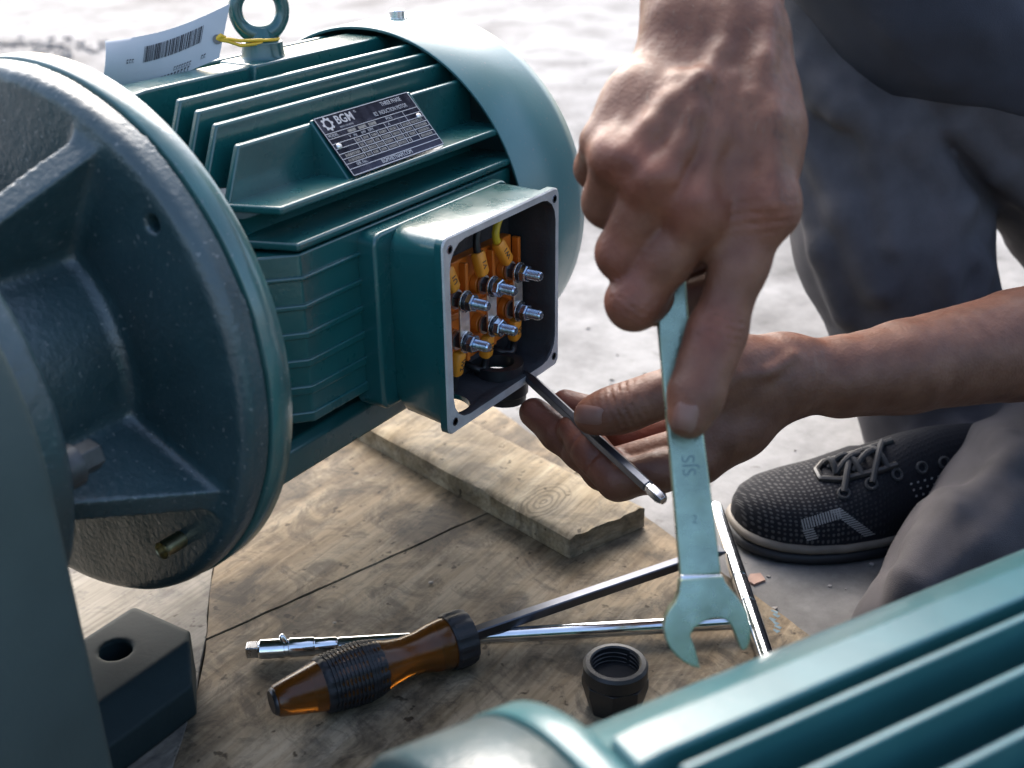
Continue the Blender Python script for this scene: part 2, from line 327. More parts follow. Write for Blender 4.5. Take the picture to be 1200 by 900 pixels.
# ------------------------------------------------------------------ implicit surfaces (cast iron, skin, cloth)
class SDF:
    def __init__(s, lo, hi, res):
        s.lo = np.array(lo, float); s.res = res; s.n = np.ceil((np.array(hi) - s.lo) / res).astype(int) + 1
        s.a = np.full(s.n, 1.0, np.float32)
    def new(s):
        q = SDF.__new__(SDF); q.lo = s.lo; q.res = s.res; q.n = s.n; q.a = np.full(s.n, 1.0, np.float32); return q
    def block(s, lo, hi):
        i0 = np.clip(np.floor((np.array(lo) - s.lo) / s.res).astype(int), 0, s.n); i1 = np.clip(np.ceil((np.array(hi) - s.lo) / s.res).astype(int) + 1, 0, s.n)
        if (i1 <= i0).any(): return None, None
        ax = [(s.lo[k] + np.arange(i0[k], i1[k]) * s.res).astype(np.float32) for k in range(3)]
        return (slice(i0[0], i1[0]), slice(i0[1], i1[1]), slice(i0[2], i1[2])), (ax[0][:, None, None], ax[1][None, :, None], ax[2][None, None, :])
    @staticmethod
    def smin(a, b, k):
        if k <= 0: return np.minimum(a, b)
        h = np.maximum(k - np.abs(a - b), 0) / k
        return np.minimum(a, b) - h * h * (k * .25)
    def put(s, sl, d, k, op='u'):
        if op == 'u': s.a[sl] = s.smin(s.a[sl], d, k)
        elif op == 'cut': s.a[sl] = -s.smin(-s.a[sl], d, k)
    def cap(s, a, b, ra, rb, k=.004, flat=None, op='u'):
        a = np.array(a, np.float32); b = np.array(b, np.float32); m = max(ra, rb) + k + 4 * s.res
        sl, P = s.block(np.minimum(a, b) - m, np.maximum(a, b) + m)
        if sl is None: return s
        ab = b - a; L2 = float(ab @ ab) + 1e-12
        q = [P[i] - a[i] for i in range(3)]
        t = np.clip((q[0] * ab[0] + q[1] * ab[1] + q[2] * ab[2]) / L2, 0, 1)
        e = [q[i] - t * ab[i] for i in range(3)]
        d2 = e[0] ** 2 + e[1] ** 2 + e[2] ** 2
        if flat is not None:                                  # squeeze across direction n by factor f (<1 flattens)
            n, f = flat; n = np.array(n, np.float32); n /= np.linalg.norm(n)
            c = e[0] * n[0] + e[1] * n[1] + e[2] * n[2]; d2 = d2 + c * c * (1 / f ** 2 - 1)
        s.put(sl, np.sqrt(d2) - (ra + t * (rb - ra)), k, op); return s
    def chain(s, pts, k=.004, flat=None):
        for (p, r), (q, u) in zip(pts[:-1], pts[1:]): s.cap(p, q, r, u, k, flat)
        return s
    def ell(s, c, r, k=.004, axes=None, op='u'):
        c = np.array(c, np.float32); m = max(r) + k + 4 * s.res
        sl, P = s.block(c - m, c + m)
        if sl is None: return s
        q = [P[i] - c[i] for i in range(3)]
        A = np.eye(3) if axes is None else np.array(axes, float)
        w = [sum(q[i] * float(A[j][i]) for i in range(3)) for j in range(3)]
        k0 = np.sqrt(sum((w[j] / r[j]) ** 2 for j in range(3))); k1 = np.sqrt(sum((w[j] / r[j] ** 2) ** 2 for j in range(3))) + 1e-9
        s.put(sl, (k0 * (k0 - 1) / k1).astype(np.float32), k, op); return s
    def fn(s, lo, hi, f, k=.004, op='u'):
        sl, P = s.block(lo, hi)
        if sl is None: return s
        s.put(sl, np.broadcast_to(f(*P), s.a[sl].shape).astype(np.float32), k, op); return s
    def union(s, o, k=0.): s.a = s.smin(s.a, o.a, k); return s
    def disp(s, f, band=.012):
        I = np.nonzero(np.abs(s.a) < band); P = s.lo + np.stack(I, 1) * s.res
        s.a[I] += f(P, s.a[I]).astype(np.float32); return s
    def points(s):
        g = vdb.FloatGrid(1.0); g.copyFromArray(np.ascontiguousarray(s.a)); p, q = g.convertToQuads(0.0)
        return s.lo + p * s.res, q
    def sample(s, P):                                         # gradient is not needed: nearest value
        i = np.clip(np.round((P - s.lo) / s.res).astype(int), 0, s.n - 1); return s.a[i[:, 0], i[:, 1], i[:, 2]]
def quads_mesh(name, P, Q, relax=2, color=None, flip=True):
    for _ in range(relax):                                    # umbrella smoothing removes the stair steps of the grid
        acc = np.zeros_like(P); cnt = np.zeros(len(P))
        for a, b in ((0, 1), (1, 2), (2, 3), (3, 0)):
            np.add.at(acc, Q[:, a], P[Q[:, b]]); np.add.at(acc, Q[:, b], P[Q[:, a]]); np.add.at(cnt, Q[:, a], 1); np.add.at(cnt, Q[:, b], 1)
        P = P * .4 + .6 * acc / np.maximum(cnt, 1)[:, None]
    if flip: Q = Q[:, ::-1]
    me = bpy.data.meshes.new(name); me.vertices.add(len(P)); me.vertices.foreach_set('co', P.astype(np.float32).ravel())
    me.loops.add(Q.size); me.loops.foreach_set('vertex_index', np.ascontiguousarray(Q, np.int32).ravel())
    me.polygons.add(len(Q)); me.polygons.foreach_set('loop_start', np.arange(len(Q), dtype=np.int32) * 4)
    me.update(calc_edges=True)
    if color is not None:
        ca = me.color_attributes.new('Col', 'FLOAT_COLOR', 'POINT'); c = np.ones((len(P), 4), np.float32); c[:, :3] = color(P); ca.data.foreach_set('color', c.ravel())
    return me
def sdf_obj(name, S, m, parent=None, relax=2, color=None, sharp=180, **k):
    P, Q = S.points(); return link(name, quads_mesh(name, P, Q, relax, color), m, parent, sharp=sharp, **k)
def box_f(cx, cy, cz, hx, hy, hz, r):
    def f(x, y, z):
        a = np.abs(x - cx) - hx + r; b = np.abs(y - cy) - hy + r; c = np.abs(z - cz) - hz + r
        return np.sqrt(np.maximum(a, 0) ** 2 + np.maximum(b, 0) ** 2 + np.maximum(c, 0) ** 2) + np.minimum(np.maximum(a, np.maximum(b, c)), 0) - r
    return f


# ------------------------------------------------------------------ the setting: ground, boards, shed roof
ZB, ZG = -0.18, -0.193                       # top of the boards, top of the concrete
g = MB(); g.add([(-40, -40, ZG), (40, -40, ZG), (40, 40, ZG), (-40, 40, ZG)], [(0, 1, 2, 3)])
tag(g.obj('ground', M['concrete']), kind='structure')
ROOF = False
if ROOF:
    r = MB(); a = np.array([math.cos(R(33)), math.sin(R(33))])       # edge of the shed roof: across the line of sight
    n_ = np.array([-a[1], a[0]])
    c0 = np.array([0.0, 0.0]) + a * ROOF_EDGE
    W_, D_ = 5.0, 5.5
    q = [c0 + n_ * W_, c0 - n_ * W_, c0 - n_ * W_ - a * D_, c0 + n_ * W_ - a * D_]
    wm = mat('shed_wall', (.22, .22, .21), .8)
    for k, (p0, p1) in enumerate(((q[2], q[3]), (q[1] - a * 2.2, q[2]))):
        wd = MB(); dd = (p1 - p0) / np.linalg.norm(p1 - p0); nn_ = np.array([-dd[1], dd[0]]) * .06
        wd.prism([tuple(x) for x in (p0, p1, p1 + nn_, p0 + nn_)], 2, ZG - .05, ROOF_Z - .002); tag(wd.obj('shed_wall', wm), kind='structure')
    r.prism([tuple(p) for p in q], 2, ROOF_Z, ROOF_Z + .06)
    tag(r.obj('shed_roof', mat('roof_sheet', (.30, .30, .30), .7)), kind='structure')

wood_main = wood('worn_plywood', ((.20, .142, .080), (.275, .212, .135), (.345, .285, .20)), 3.2, rot=R(-16.5), stain=.33, grain=(4, 22, 22))
wood_pale = wood('pale_board', ((.21, .19, .155), (.26, .238, .20), (.31, .288, .248)), 3.0, rot=R(50), stain=.62, grain=(3, 14, 14), bump=.25)
wood_plank = wood('grey_plank', ((.21, .155, .085), (.36, .29, .185), (.50, .43, .31)), 3.4, rot=R(75), stain=.55, grain=(2.2, 20, 20), bump=.7, knot=tuple(on(2, ZB + .0145, 636, 588)))

def sheet(name, poly, z0, z1, m, label, nsub=0, rough=.0007):
    b = MB(); pts = []
    for i in range(len(poly)):                                   # slightly chewed edges
        p, q = np.array(poly[i]), np.array(poly[(i + 1) % len(poly)]); L = np.linalg.norm(q - p); k = max(1, int(L / .012))
        nn = np.array([-(q - p)[1], (q - p)[0]]) / L
        for j in range(k): pts.append(tuple(p + (q - p) * j / k + nn * (random.uniform(-rough, rough) if j else 0)))
    b.prism(pts, 2, z0, z1); o = b.obj(name, m, smooth=False); o.modifiers.new('b', 'BEVEL').width = .0003
    o.modifiers['b'].limit_method = 'ANGLE'; o.modifiers['b'].angle_limit = R(60)
    return tag(o, label, 'board')
ed = np.array([.2005, -.3087]) - np.array([.279, -.1494]); ed /= np.linalg.norm(ed)     # far edge of the boards
eA = np.array([.279, -.1494]) - ed * .62; eB = np.array([.2005, -.3087]) + ed * .35
j0 = np.array([.0337, -.0291]); j1 = np.array([.2161, -.083]); jd = (j1 - j0) / np.linalg.norm(j1 - j0)
def meet(p, d, q, e):
    A = np.array([[d[0], -e[0]], [d[1], -e[1]]]); t = np.linalg.solve(A, q - p); return p + d * t[0]
jx = meet(j0, jd, eA, ed); jn = np.array([-jd[1], jd[0]]); gp = .00012
lft = [np.array(p) for p in ((.118, .046), (.0912, .0238), (.058, -.0045), (.037, -.0244), (.000, -.0545), (-.0426, -.0837), (-.16, -.175))]
off = np.array([.00002, -.00002])
jl = meet(j0, jd, lft[3], lft[4] - lft[3])
sheet('plywood_board', [jl + jn * gp, jx + jn * gp, eA, eA + np.array([-.45, .18]), (.22, .13), lft[0] + off, lft[1] + off, lft[2] + off, lft[3] + off], ZG, ZB, wood_main, 'brown worn plywood board under the plank and the round flange')
bd2 = sheet('plywood_board', [jl - jn * gp, lft[4] + off, lft[5] + off, lft[6] + off, (-.1, -.42), eB + np.array([-.1, -.05]), eB, jx - jn * gp], ZG, ZB - .0006, wood_main, 'brown worn plywood board the screwdriver and black cap lie on')
sheet('pale_board', [p - off for p in lft] + [(-.5, -.15), (-.5, .3), (.0, .32)], ZG, ZB + .0003, wood_pale, 'pale smooth board under the grey foot of the gearbox')

pm = MB()
for k in range(6):
    u0, v0 = 898 + random.uniform(0, 12), 714 + k * 4.5; q = [on(2, ZB - .0004, u0 + du, v0 + dv) for du, dv in ((0, 0), (random.uniform(4, 9), 3), (random.uniform(3, 8), 5.5), (-1, 1.8))]
    pm.add(q, [(0, 1, 2, 3)])
link('paint_smear', pm.mesh('paint_smear'), mat('blue_paint', (.09, .15, .18), .7, var=.4, vscale=300), bd2, smooth=False)

# the plank under the motor
pl0 = np.array([.2009, -.1554]); pd = np.array([.262, .965]); pn = np.array([.965, -.262]); LP, WP, TP = .46, .0585, .0145
def plank():
    b = MB(); nx, ny = 60, 14; v = []; f = []
    def nz(u, s): return math.sin(u * 41 + s) * .4 + math.sin(u * 97 + 2 * s) * .35 + math.sin(u * 233 + 3 * s) * .25
    prof = [(0, 0), (0, 1)] + [(k / ny, 2) for k in range(ny + 1)] + [(1, 1), (1, 0)]
    for i in range(nx + 1):
        u = i / nx * LP
        for (c, lev) in prof:
            z = {0: 0, 1: TP - .0016, 2: TP}[lev]; y = c * WP
            if lev == 2:
                z += nz(u + c * .03, c * 7) * .0006 - (.0009 if c in (0, 1) else 0)
                if c == 0: y += .0012 + nz(u, 1) * .0008
                if c == 1: y -= .0012 + nz(u, 5) * .0008
            elif lev == 1: y += nz(u, 3 + c) * .0005
            s_ = u + (nz(c * .3, 9) * .0010 if i == 0 else 0) - (.006 * c if i == 0 else 0)
            p = pl0 + pd * s_ + pn * y
            v.append((p[0], p[1], ZB + z))
    n = len(prof)
    for i in range(nx):
        for k in range(n - 1): f.append((i * n + k, i * n + k + 1, (i + 1) * n + k + 1, (i + 1) * n + k))
        f.append((i * n + n - 1, i * n, (i + 1) * n, (i + 1) * n + n - 1))
    f.append(tuple(range(n - 1, -1, -1))); f.append(tuple(nx * n + k for k in range(n)))
    b.add(v, f); return b
o = plank().obj('wooden_plank', wood_plank, sharp=40); tag(o, 'weathered wooden plank lying under the terminal box of the motor', 'plank')

# loose stones far behind on the ground
st = MB()
for i in range(330):
    u, v = random.uniform(-60, 760), random.uniform(-60, 120)
    if i < 70: u, v = random.gauss(45, 38), random.gauss(54, 5)
    if i >= 150: u, v = random.uniform(560, 1200), random.uniform(100, 720)
    c = on(2, ZG, u, v); s_ = random.uniform(.003, .010) if i < 70 else random.uniform(.0006, .0026) * (1 if i < 150 else .7)
    vv = []
    for k in range(8):
        d = np.array([(k & 1) * 2 - 1, (k >> 1 & 1) * 2 - 1, (k >> 2) * 2 - 1]) * s_ * np.array([random.uniform(.5, 1), random.uniform(.5, 1), random.uniform(.3, .6)])
        vv.append(c + d + (0, 0, s_ * .3))
    st.add(vv, [(0, 1, 3, 2), (4, 6, 7, 5), (0, 4, 5, 1), (2, 3, 7, 6), (0, 2, 6, 4), (1, 5, 7, 3)])
tag(st.obj('gravel', M['pebble'], smooth=False), kind='stuff')
ch = MB(); c = on(2, ZG, 884, 680)
ch.prism([(c[0] - .006, c[1] - .002), (c[0] + .002, c[1] - .006), (c[0] + .007, c[1] - .001), (c[0] + .003, c[1] + .004), (c[0] - .004, c[1] + .003)], 2, ZG, ZG + .0015)
tag(ch.obj('stone_chip', M['chip'], smooth=False), 'small flat reddish chip on the concrete in front of the shoe', 'chip')
for (u, v, s_, lab) in ((505, 683, .0016, 'tiny beige crumb on the board beside the plank'), (392, 730, .0012, 'tiny beige shaving on the board above the screwdriver handle')):
    c = on(2, ZB, u, v); b = MB(); b.lathe([(0, s_ * .8), (s_ * .2, s_), (s_ * .4, s_ * .5)], (c[0], c[1], ZB), (0, 0, 1), 9); tag(b.obj('wood_crumb', M['midsole']), lab, 'crumb')

M['boltdark'] = mat('painted_bolt', (.05, .055, .058), .4, metal=.4, var=.2, vscale=200)
# ------------------------------------------------------------------ electric motors
RB = .083                                                  # radius of the finned barrel
def vfin(y, xe=.241, zt=None, t=.0034, x0=.0577, s=1.):
    zt = zt or math.sqrt(max(.1065 ** 2 - y * y, 0)); zb = math.sqrt(max(RB ** 2 - y * y, 0)) - .003
    h = zt - zb; b = MB()
    b.prism([(x0 - .42 * h, zb), (x0, zt), (xe, zt), (xe, zb)], 1, y - t / 2, y + t / 2); return b
def hfin(z, sgn, yt, xe=.241, t=.0034, x0=.0545):
    yb = math.sqrt(max(RB ** 2 - z * z, 0)) - .003; h = yt - yb; b = MB()
    b.prism([(x0 - .3 * h - .002, sgn * yb), (x0, sgn * yt), (xe, sgn * yt), (xe, sgn * yb)], 2, z - t / 2, z + t / 2); return b
def eyebolt(parent, x=.1465, z0=.1048, ang=R(-33)):
    b = MB(); b.lathe([(-.0003, .0122), (.0004, .0116), (.002, .0110), (.0082, .0104), (.0090, .0094), (.0092, .004)], (x, 0, z0), (0, 0, 1), 40)
    base = b.obj('eyebolt', M['teal'], parent, bevel=0)
    b = MB(); c = np.array([x, 0, z0 + .0240]); e = np.array([math.cos(ang), math.sin(ang), 0]); n = 44
    pts = [c + (e * math.cos(2 * math.pi * i / n) + np.array([0, 0, 1]) * math.sin(2 * math.pi * i / n)) * .0122 for i in range(n)]
    b.tube(pts, [.0036 + .0016 * max(0, -math.sin(2 * math.pi * i / n)) ** 3 for i in range(n)], 16, closed=True)
    b.lathe([(-.0285 + .0275 - .0275 + .0135, .0075), (.0175 - .0275 + .0, .006)], c, (0, 0, 1), 24) if False else None
    b.lathe([(0, .0085), (.0035, .0066), (.0065, .0045)], (x, 0, z0 + .0088), (0, 0, 1), 24)
    b.obj('lifting_ring', M['teal'], base)
    return base

def barrel(parent, fins_top, main=True, spine=.014, zs=.1045, ex=0., bell=.1125, m=None):
    m = m or M['teal']
    b = MB(); b.lathe([(.012, bell), (.017, bell - .0015), (.026, min(.1015, bell - .004)), (.034, .092), (.044, .0855), (.06, RB), (.235 + ex, RB), (.235 + ex, .07)], (0, 0, 0), (1, 0, 0), 96)
    fr = b.obj('motor_frame', m, parent, sharp=50)
    b = MB(); b.prism([(.040, .074), (.048, zs - .001), (.058, zs), (.234 + ex, zs), (.241 + ex, zs - .004), (.241 + ex, .074)], 1, -spine, spine); b.obj('top_spine', m, parent, bevel=.0016, seg=3)
    if main: b = MB(); b.prism([(.124, .09), (.1265, zs + .0008), (.226, zs + .0008), (.232, zs - .003), (.232, .09)], 1, -.0132, .0122); b.obj('spine_pad', m, parent, bevel=.0016, seg=3)
    for y in fins_top:
        for s in ((-1, 1) if main else (-1,)): vfin(y * s, xe=.241 + ex, t=.0040 if main else .0028).obj('cooling_fin', m, parent, bevel=.0015 if main else .0007, seg=3)
    return fr

def flange_ring(parent, r=.1272, m=None):
    b = MB(); b.lathe([(.0005, .09), (.0005, r - .0007), (.0010, r), (.0120, r), (.0128, r - .0008), (.0128, .09)], (0, 0, 0), (1, 0, 0), 160); return b.obj('flange_ring', m or M['ring'], parent, sharp=60)

def cowl(parent, ex=0.):
    b = MB(); pr = [(.2285, .1082), (.2280, .1095), (.2285, .1100), (.270, .1104), (.287, .1102), (.296, .1088), (.3025, .105), (.3065, .099), (.308, .092), (.308, .03), (.3075, .001)]
    inner = [(.3055, .001), (.3055, .09), (.302, .098), (.296, .104), (.286, .1076), (.240, .1080), (.2285, .1082)]
    b.lathe(pr + inner, (ex, 0, 0), (1, 0, 0), 144, cap=False); c = b.obj('fan_cowl', M['cowl'], parent, sharp=50)
    for th in (90, 210, 330):
        d = np.array([0, math.cos(R(th)), math.sin(R(th))]); p = np.array([.2613 + ex, 0, 0]) + d * .1100
        b = MB(); b.lathe([(0, .0062), (.0008, .0062), (.0009, .0045), (.0045, .0045), (.0052, .0038), (.0053, .001)], p, d, 6 if False else 24); b.obj('cowl_bolt', M['zinc'], c, sharp=30)
    return c

OX, OZ = .11, ZB
gm = thing('gear_motor', 'large teal electric motor bolted to a dark gearbox with its terminal box open', 'motor', (OX, 0, OZ))
FT = [.030, .041, .0512, .0635]
barrel(gm, FT, spine=.0098); flange_ring(gm); cowl(gm)
# side fins: two wide shelves each side, then shallow ledges on a filled block
for sg in (-1, 1):
    for z, yt in ((.0595, .0905), (.044, .0985)): hfin(z, sg, yt, t=.0040).obj('cooling_fin', M['teal'], gm, bevel=.0015, seg=3)
for z in (.03, .0165, .003, -.0105, -.024, -.0375): hfin(z, 1, math.sqrt(.1065 ** 2 - z * z)).obj('cooling_fin', M['teal'], gm)
for y in (-.05, -.03, -.01, .01, .03, .05):
    zb = -math.sqrt(.1 ** 2 - y * y); b = MB(); b.prism([(.05, -.06), (.0577, zb), (.241, zb), (.241, -.06)], 1, y - .0017, y + .0017); b.obj('cooling_fin', M['teal'], gm)
b = MB(); b.prism([(.026, -.070), (.0565, -.0970), (.232, -.0970), (.232, -.05), (.026, -.05)], 2, -.0425, .0405); b.obj('side_block', M['teal'], gm, bevel=.0012)
for k, z in enumerate((.029, .0155, .002, -.0115, -.025, -.0385)):
    t = .0022; b = MB(); dy = .0018 - .0001 * k
    b.prism([(.0255, -.0695 - dy), (.0562, -.0968 - dy), (.1005, -.0968 - dy), (.1005, -.08), (.026, -.06)], 2, z - t / 2 - .0006 * k, z + t / 2); b.obj('side_ledge', M['teal'], gm, bevel=.0009, seg=3)
# base rail
b = MB(); b.prism([(-.05, -.0575), (-.082, -.0565), (-.0858, -.0605), (-.0858, -.0745), (-.075, -.082), (-.04, -.082)], 0, .028, .236); b.obj('base_rail', M['teal'], gm, bevel=.0012)
b = MB(); b.prism([(.05, -.0575), (.082, -.0565), (.0858, -.0605), (.0858, -.0745), (.075, -.082), (.04, -.082)], 0, .028, .236); b.obj('base_rail', M['teal'], gm, bevel=.0012)
eb = eyebolt(gm)

# nameplate on its sloping seat between two fins
nTL = np.array([.1090, -.0650, .0872]); nBL = np.array([.1072, -.0882, .0622]); nTR = nTL + (.0742, 0, 0)
sl = (nBL - nTL); sl[0] = 0; SLW = np.linalg.norm(sl); sl /= SLW
npn = np.cross((1, 0, 0), -sl); npn = np.array(npn)                         # outward normal
b = MB(); b.prism([(nTL[1] - .001, nTL[2] + .0012), (nBL[1] - .0005, nBL[2] - .001), (-.075, .0585), (-.062, .060), (-.0625, .080)], 0, .1060, .1850)
v0 = [np.array(p) - np.array([0, npn[1], npn[2]]) * .0017 for p in b.v]; b.v = [tuple(p) for p in v0]
b.obj('nameplate_seat', M['teal'], gm, bevel=.0008)
PW, PH = .0742, SLW
FM = frame(nBL - (0, 0, 0), (1, 0, 0), -sl)                                # origin at lower left, x right, y up the slope
FM = Matrix.Translation(Vector(npn) * .0002) @ FM
def fx(x, y, z=0): return tuple(FM @ Vector((x, y, z)))
b = MB(); rr = .0016; pts = []
for cx, cy, a0 in ((PW - rr, PH - rr, 0), (rr, PH - rr, 90), (rr, rr, 180), (PW - rr, rr, 270)):
    for k in range(4): a = R(a0 + k * 30); pts.append((cx + rr * math.cos(a), cy + rr * math.sin(a)))
b.add([fx(x, y, 0) for x, y in pts] + [fx(x, y, .0006) for x, y in pts], [tuple(range(15, -1, -1)), tuple(range(16, 32))] + [(i, (i + 1) % 16, (i + 1) % 16 + 16, i + 16) for i in range(16)])
plate = b.obj('nameplate', M['plate'], gm, smooth=False)
pr = MB(); zt = .00066
F2 = FM @ Matrix.Translation((0, 0, zt))
def bar(x0, y0, x1, y1, wd=.00018):
    pr.add([fx(x0 - (wd if x0 == x1 else 0), y0 - (wd if y0 == y1 else 0), zt + .00006), fx(x1 + (wd if x0 == x1 else 0), y0 - (wd if y0 == y1 else 0), zt + .00006), fx(x1 + (wd if x0 == x1 else 0), y1 + (wd if y0 == y1 else 0), zt + .00006), fx(x0 - (wd if x0 == x1 else 0), y1 + (wd if y0 == y1 else 0), zt + .00006)], [(0, 1, 2, 3)])
H = PH; rows = [H - .0098 - k * .0029 for k in range(8)]
for (x0, y0, x1, y1) in ((.0005, .0005, PW - .0005, .0005), (.0005, H - .0005, PW - .0005, H - .0005), (.0005, .0005, .0005, H - .0005), (PW - .0005, .0005, PW - .0005, H - .0005)): bar(x0, y0, x1, y1, .00022)
for y in rows: bar(.0008, y, PW - .0008, y)
for x, a, c in ((.0165, 2, 6), (.0215, 2, 6), (.028, 2, 6), (.034, 2, 6), (.0425, 1, 6), (.050, 2, 6), (.0535, 2, 6), (.0605, 0, 6)): bar(x, rows[c], x, rows[a])
text_into(pr, 'BGM', .0066, F2, .0128, H - .0044, bold=.0001, sx=.98); text_into(pr, '®', .002, F2, .0283, H - .0026)
text_into(pr, 'BRING YOU MORE', .0012, F2, .0130, H - .0082)
text_into(pr, 'THREE PHASE', .0034, F2, PW - .0165, H - .0030, 'CENTER', sx=.8); text_into(pr, 'IE2  INDUCTION MOTOR', .0033, F2, PW - .0205, H - .0072, 'CENTER', sx=.72)
text_into(pr, 'BGMVIETNAM.COM', .0031, F2, .036, .0024, 'CENTER', sx=.9); text_into(pr, 'MODEL', .0022, F2, .0015, rows[0] - .00145); text_into(pr, 'POLE', .0022, F2, .046, rows[0] - .00145)
text_into(pr, 'V', .0022, F2, .0145, rows[1] - .0015); text_into(pr, 'Hz', .0022, F2, .0178, rows[1] - .0015); text_into(pr, 'kW', .0022, F2, .0238, rows[1] - .0015); text_into(pr, 'RPM', .0022, F2, .029, rows[1] - .0015); text_into(pr, 'A', .0022, F2, .045, rows[1] - .0015); text_into(pr, 'SER. No.', .0022, F2, .007, rows[6] - .00145)
# gear-shaped emblem
gv = []; gf = []; gc = (.0068, H - .0049); nt_ = 8
for i in range(nt_ * 4):
    a = 2 * math.pi * i / (nt_ * 4); ro = .0040 if i % 4 in (0, 1) else .0031
    gv += [fx(gc[0] + ro * math.cos(a), gc[1] + ro * math.sin(a), zt + .0001), fx(gc[0] + .0021 * math.cos(a), gc[1] + .0021 * math.sin(a), zt + .0001)]
for i in range(nt_ * 4): j = (i + 1) % (nt_ * 4); gf.append((2 * i, 2 * j, 2 * j + 1, 2 * i + 1))
pr.add(gv, gf)
pr.obj('plate_lettering', M['print'], plate, loc=(0, 0, 0), smooth=False)
sm = MB()
for k in range(1, 6):                                                      # unreadable stamped values in the cells
    for (x0, x1) in ((.0035, .0155), (.0172, .0208), (.0222, .0273), (.0287, .0333), (.0347, .0418), (.0432, .0492), (.0512, .0528), (.0545, .0598), (.0615, .072)):
        if k in (1,) or random.random() < .1 or (x0 < .01 and k < 3): continue
        x = x0 + random.uniform(0, .0008)
        while x < x1 - .0006:
            wd = random.uniform(.0004, .0011); y = rows[k] - .0007; sm.add([fx(x, y - .0015, zt), fx(min(x + wd, x1), y - .0015, zt), fx(min(x + wd, x1), y, zt), fx(x, y, zt)], [(0, 1, 2, 3)]); x += wd + .0003
for x0 in (.016, .024, .032): sm.add([fx(x0, rows[0] - .0023, zt), fx(x0 + .006, rows[0] - .0023, zt), fx(x0 + .006, rows[0] - .0007, zt), fx(x0, rows[0] - .0007, zt)], [(0, 1, 2, 3)])
sm.obj('stamped_values', M['smudge'], plate, loc=(0, 0, 0), smooth=False)
for (x, y) in ((.0040, H * .49), (PW - .0040, H * .56)):
    b = MB(); b.lathe([(0, .0016), (.0006, .0015), (.0011, .0010), (.0012, .0002)], fx(x, y, .0006), npn, 16); b.obj('rivet', M['bar'], plate, loc=(0, 0, 0))

# ------------------------------------------------------------------ terminal box
def rrect(x0, x1, z0, z1, y, r, n=5):
    out = []
    for cx, cz, a0 in ((x1 - r, z1 - r, 0), (x0 + r, z1 - r, 90), (x0 + r, z0 + r, 180), (x1 - r, z0 + r, 270)):
        for k in range(n): a = R(a0 + 90 * k / (n - 1)); out.append((cx + r * math.cos(a), y, cz + r * math.sin(a)))
    return out
X0, X1, Z0, Z1, YF = .1057, .2124, -.0617, .0402, -.1400
b = MB(); b.prism([(x, z) for x, y, z in rrect(.0965, .214, -.0525, .0395, 0, .006)], 1, -.1075, -.09); b.obj('box_seat', M['teal'], gm, bevel=.0022, seg=3)
loops = [rrect(X0 + .0015, X1 - .0015, Z0 + .006, Z1 - .0005, -.1076, .012), rrect(X0 + .0006, X1 - .0006, Z0 + .0035, Z1 - .0003, -.112, .011), rrect(X0 + .0012, X1 - .0012, Z0 + .0012, Z1 - .0010, -.1345, .009),
         rrect(X0, X1, Z0, Z1, -.1352, .0045), rrect(X0, X1, Z0, Z1, YF + .0008, .0045), rrect(X0 + .0007, X1 - .0007, Z0 + .0007, Z1 - .0007, YF, .0042)]
def inner(x0, x1, z0, z1, y, c):                                            # opening with cut-off corners
    q = rrect(x0, x1, z0, z1, y, c, 5); return q
loops += [inner(X0 + .0052, X1 - .0038, Z0 + .0052, Z1 - .0040, YF, .0135), inner(X0 + .0056, X1 - .0042, Z0 + .0056, Z1 - .0044, YF + .001, .0132), inner(X0 + .0045, X1 - .0034, Z0 + .0045, Z1 - .004, -.132, .010), inner(X0 + .005, X1 - .005, Z0 + .006, Z1 - .005, -.111, .008)]
b = MB(); b.loft(loops, mi=[0, 0, 0, 0, 1, 1, 2, 2, 2, 2, 2])
me = b.mesh('terminal_box'); tb = link('terminal_box', me, [M['teal'], M['rimgrey'], M['inbox']], gm, sharp=40)
# cable entry cut through the floor of the box
cut = MB(); cut.lathe([(0, .0112), (.02, .0112)], (.1285, -.1235, Z0 - .006), (0, 0, 1), 28); cut.lathe([(0, .0105), (.02, .0105)], (.176, -.1235, Z0 - .006), (0, 0, 1), 28)
co = cut.obj('cutter', None); co.location = tb.location
mo = tb.modifiers.new('cut', 'BOOLEAN'); mo.object = co; mo.solver = 'EXACT'
co.parent = gm; co.location = tb.location
dg = bpy.context.evaluated_depsgraph_get(); dg.update(); me2 = bpy.data.meshes.new_from_object(tb.evaluated_get(dg)); tb.modifiers.clear(); tb.data = me2; bpy.data.objects.remove(co)
me2.shade_smooth(); me2.set_sharp_from_angle(angle=R(40))
Zr = (0, 0, 0)
for (x, z) in ((X0 + .0058, Z1 - .0062), (X1 - .0050, Z1 - .0058), (X0 + .0058, Z0 + .0062), (X1 - .0050, Z0 + .0060)):
    b = MB(); b.lathe([(0, .0022), (.00018, .0022), (.0002, .0016), (-.0012, .0014), (-.0013, .0002)], (x, YF, z), (0, -1, 0), 20); b.obj('screw_hole', M['darksteel'] if z < 0 else M['bluezinc'], tb, loc=Zr)
b = MB(); b.lathe([(0, .0088), (0, .0140), (.006, .0140), (.006, .0088), (0, .0088)], (.176, -.1235, Z0 + .0048), (0, 0, 1), 32, cap=False); b.obj('gland_nut', M['black'], tb, loc=Zr, sharp=40)
b = MB(); b.lathe([(0, .0088), (0, .0128), (-.008, .0128), (-.009, .0118), (-.013, .0115), (-.0135, .0088), (0, .0088)], (.181, -.1245, Z0 - .0004), (0, 0, 1), 32, cap=False); b.obj('cable_gland', M['black'], tb, loc=Zr, sharp=40)

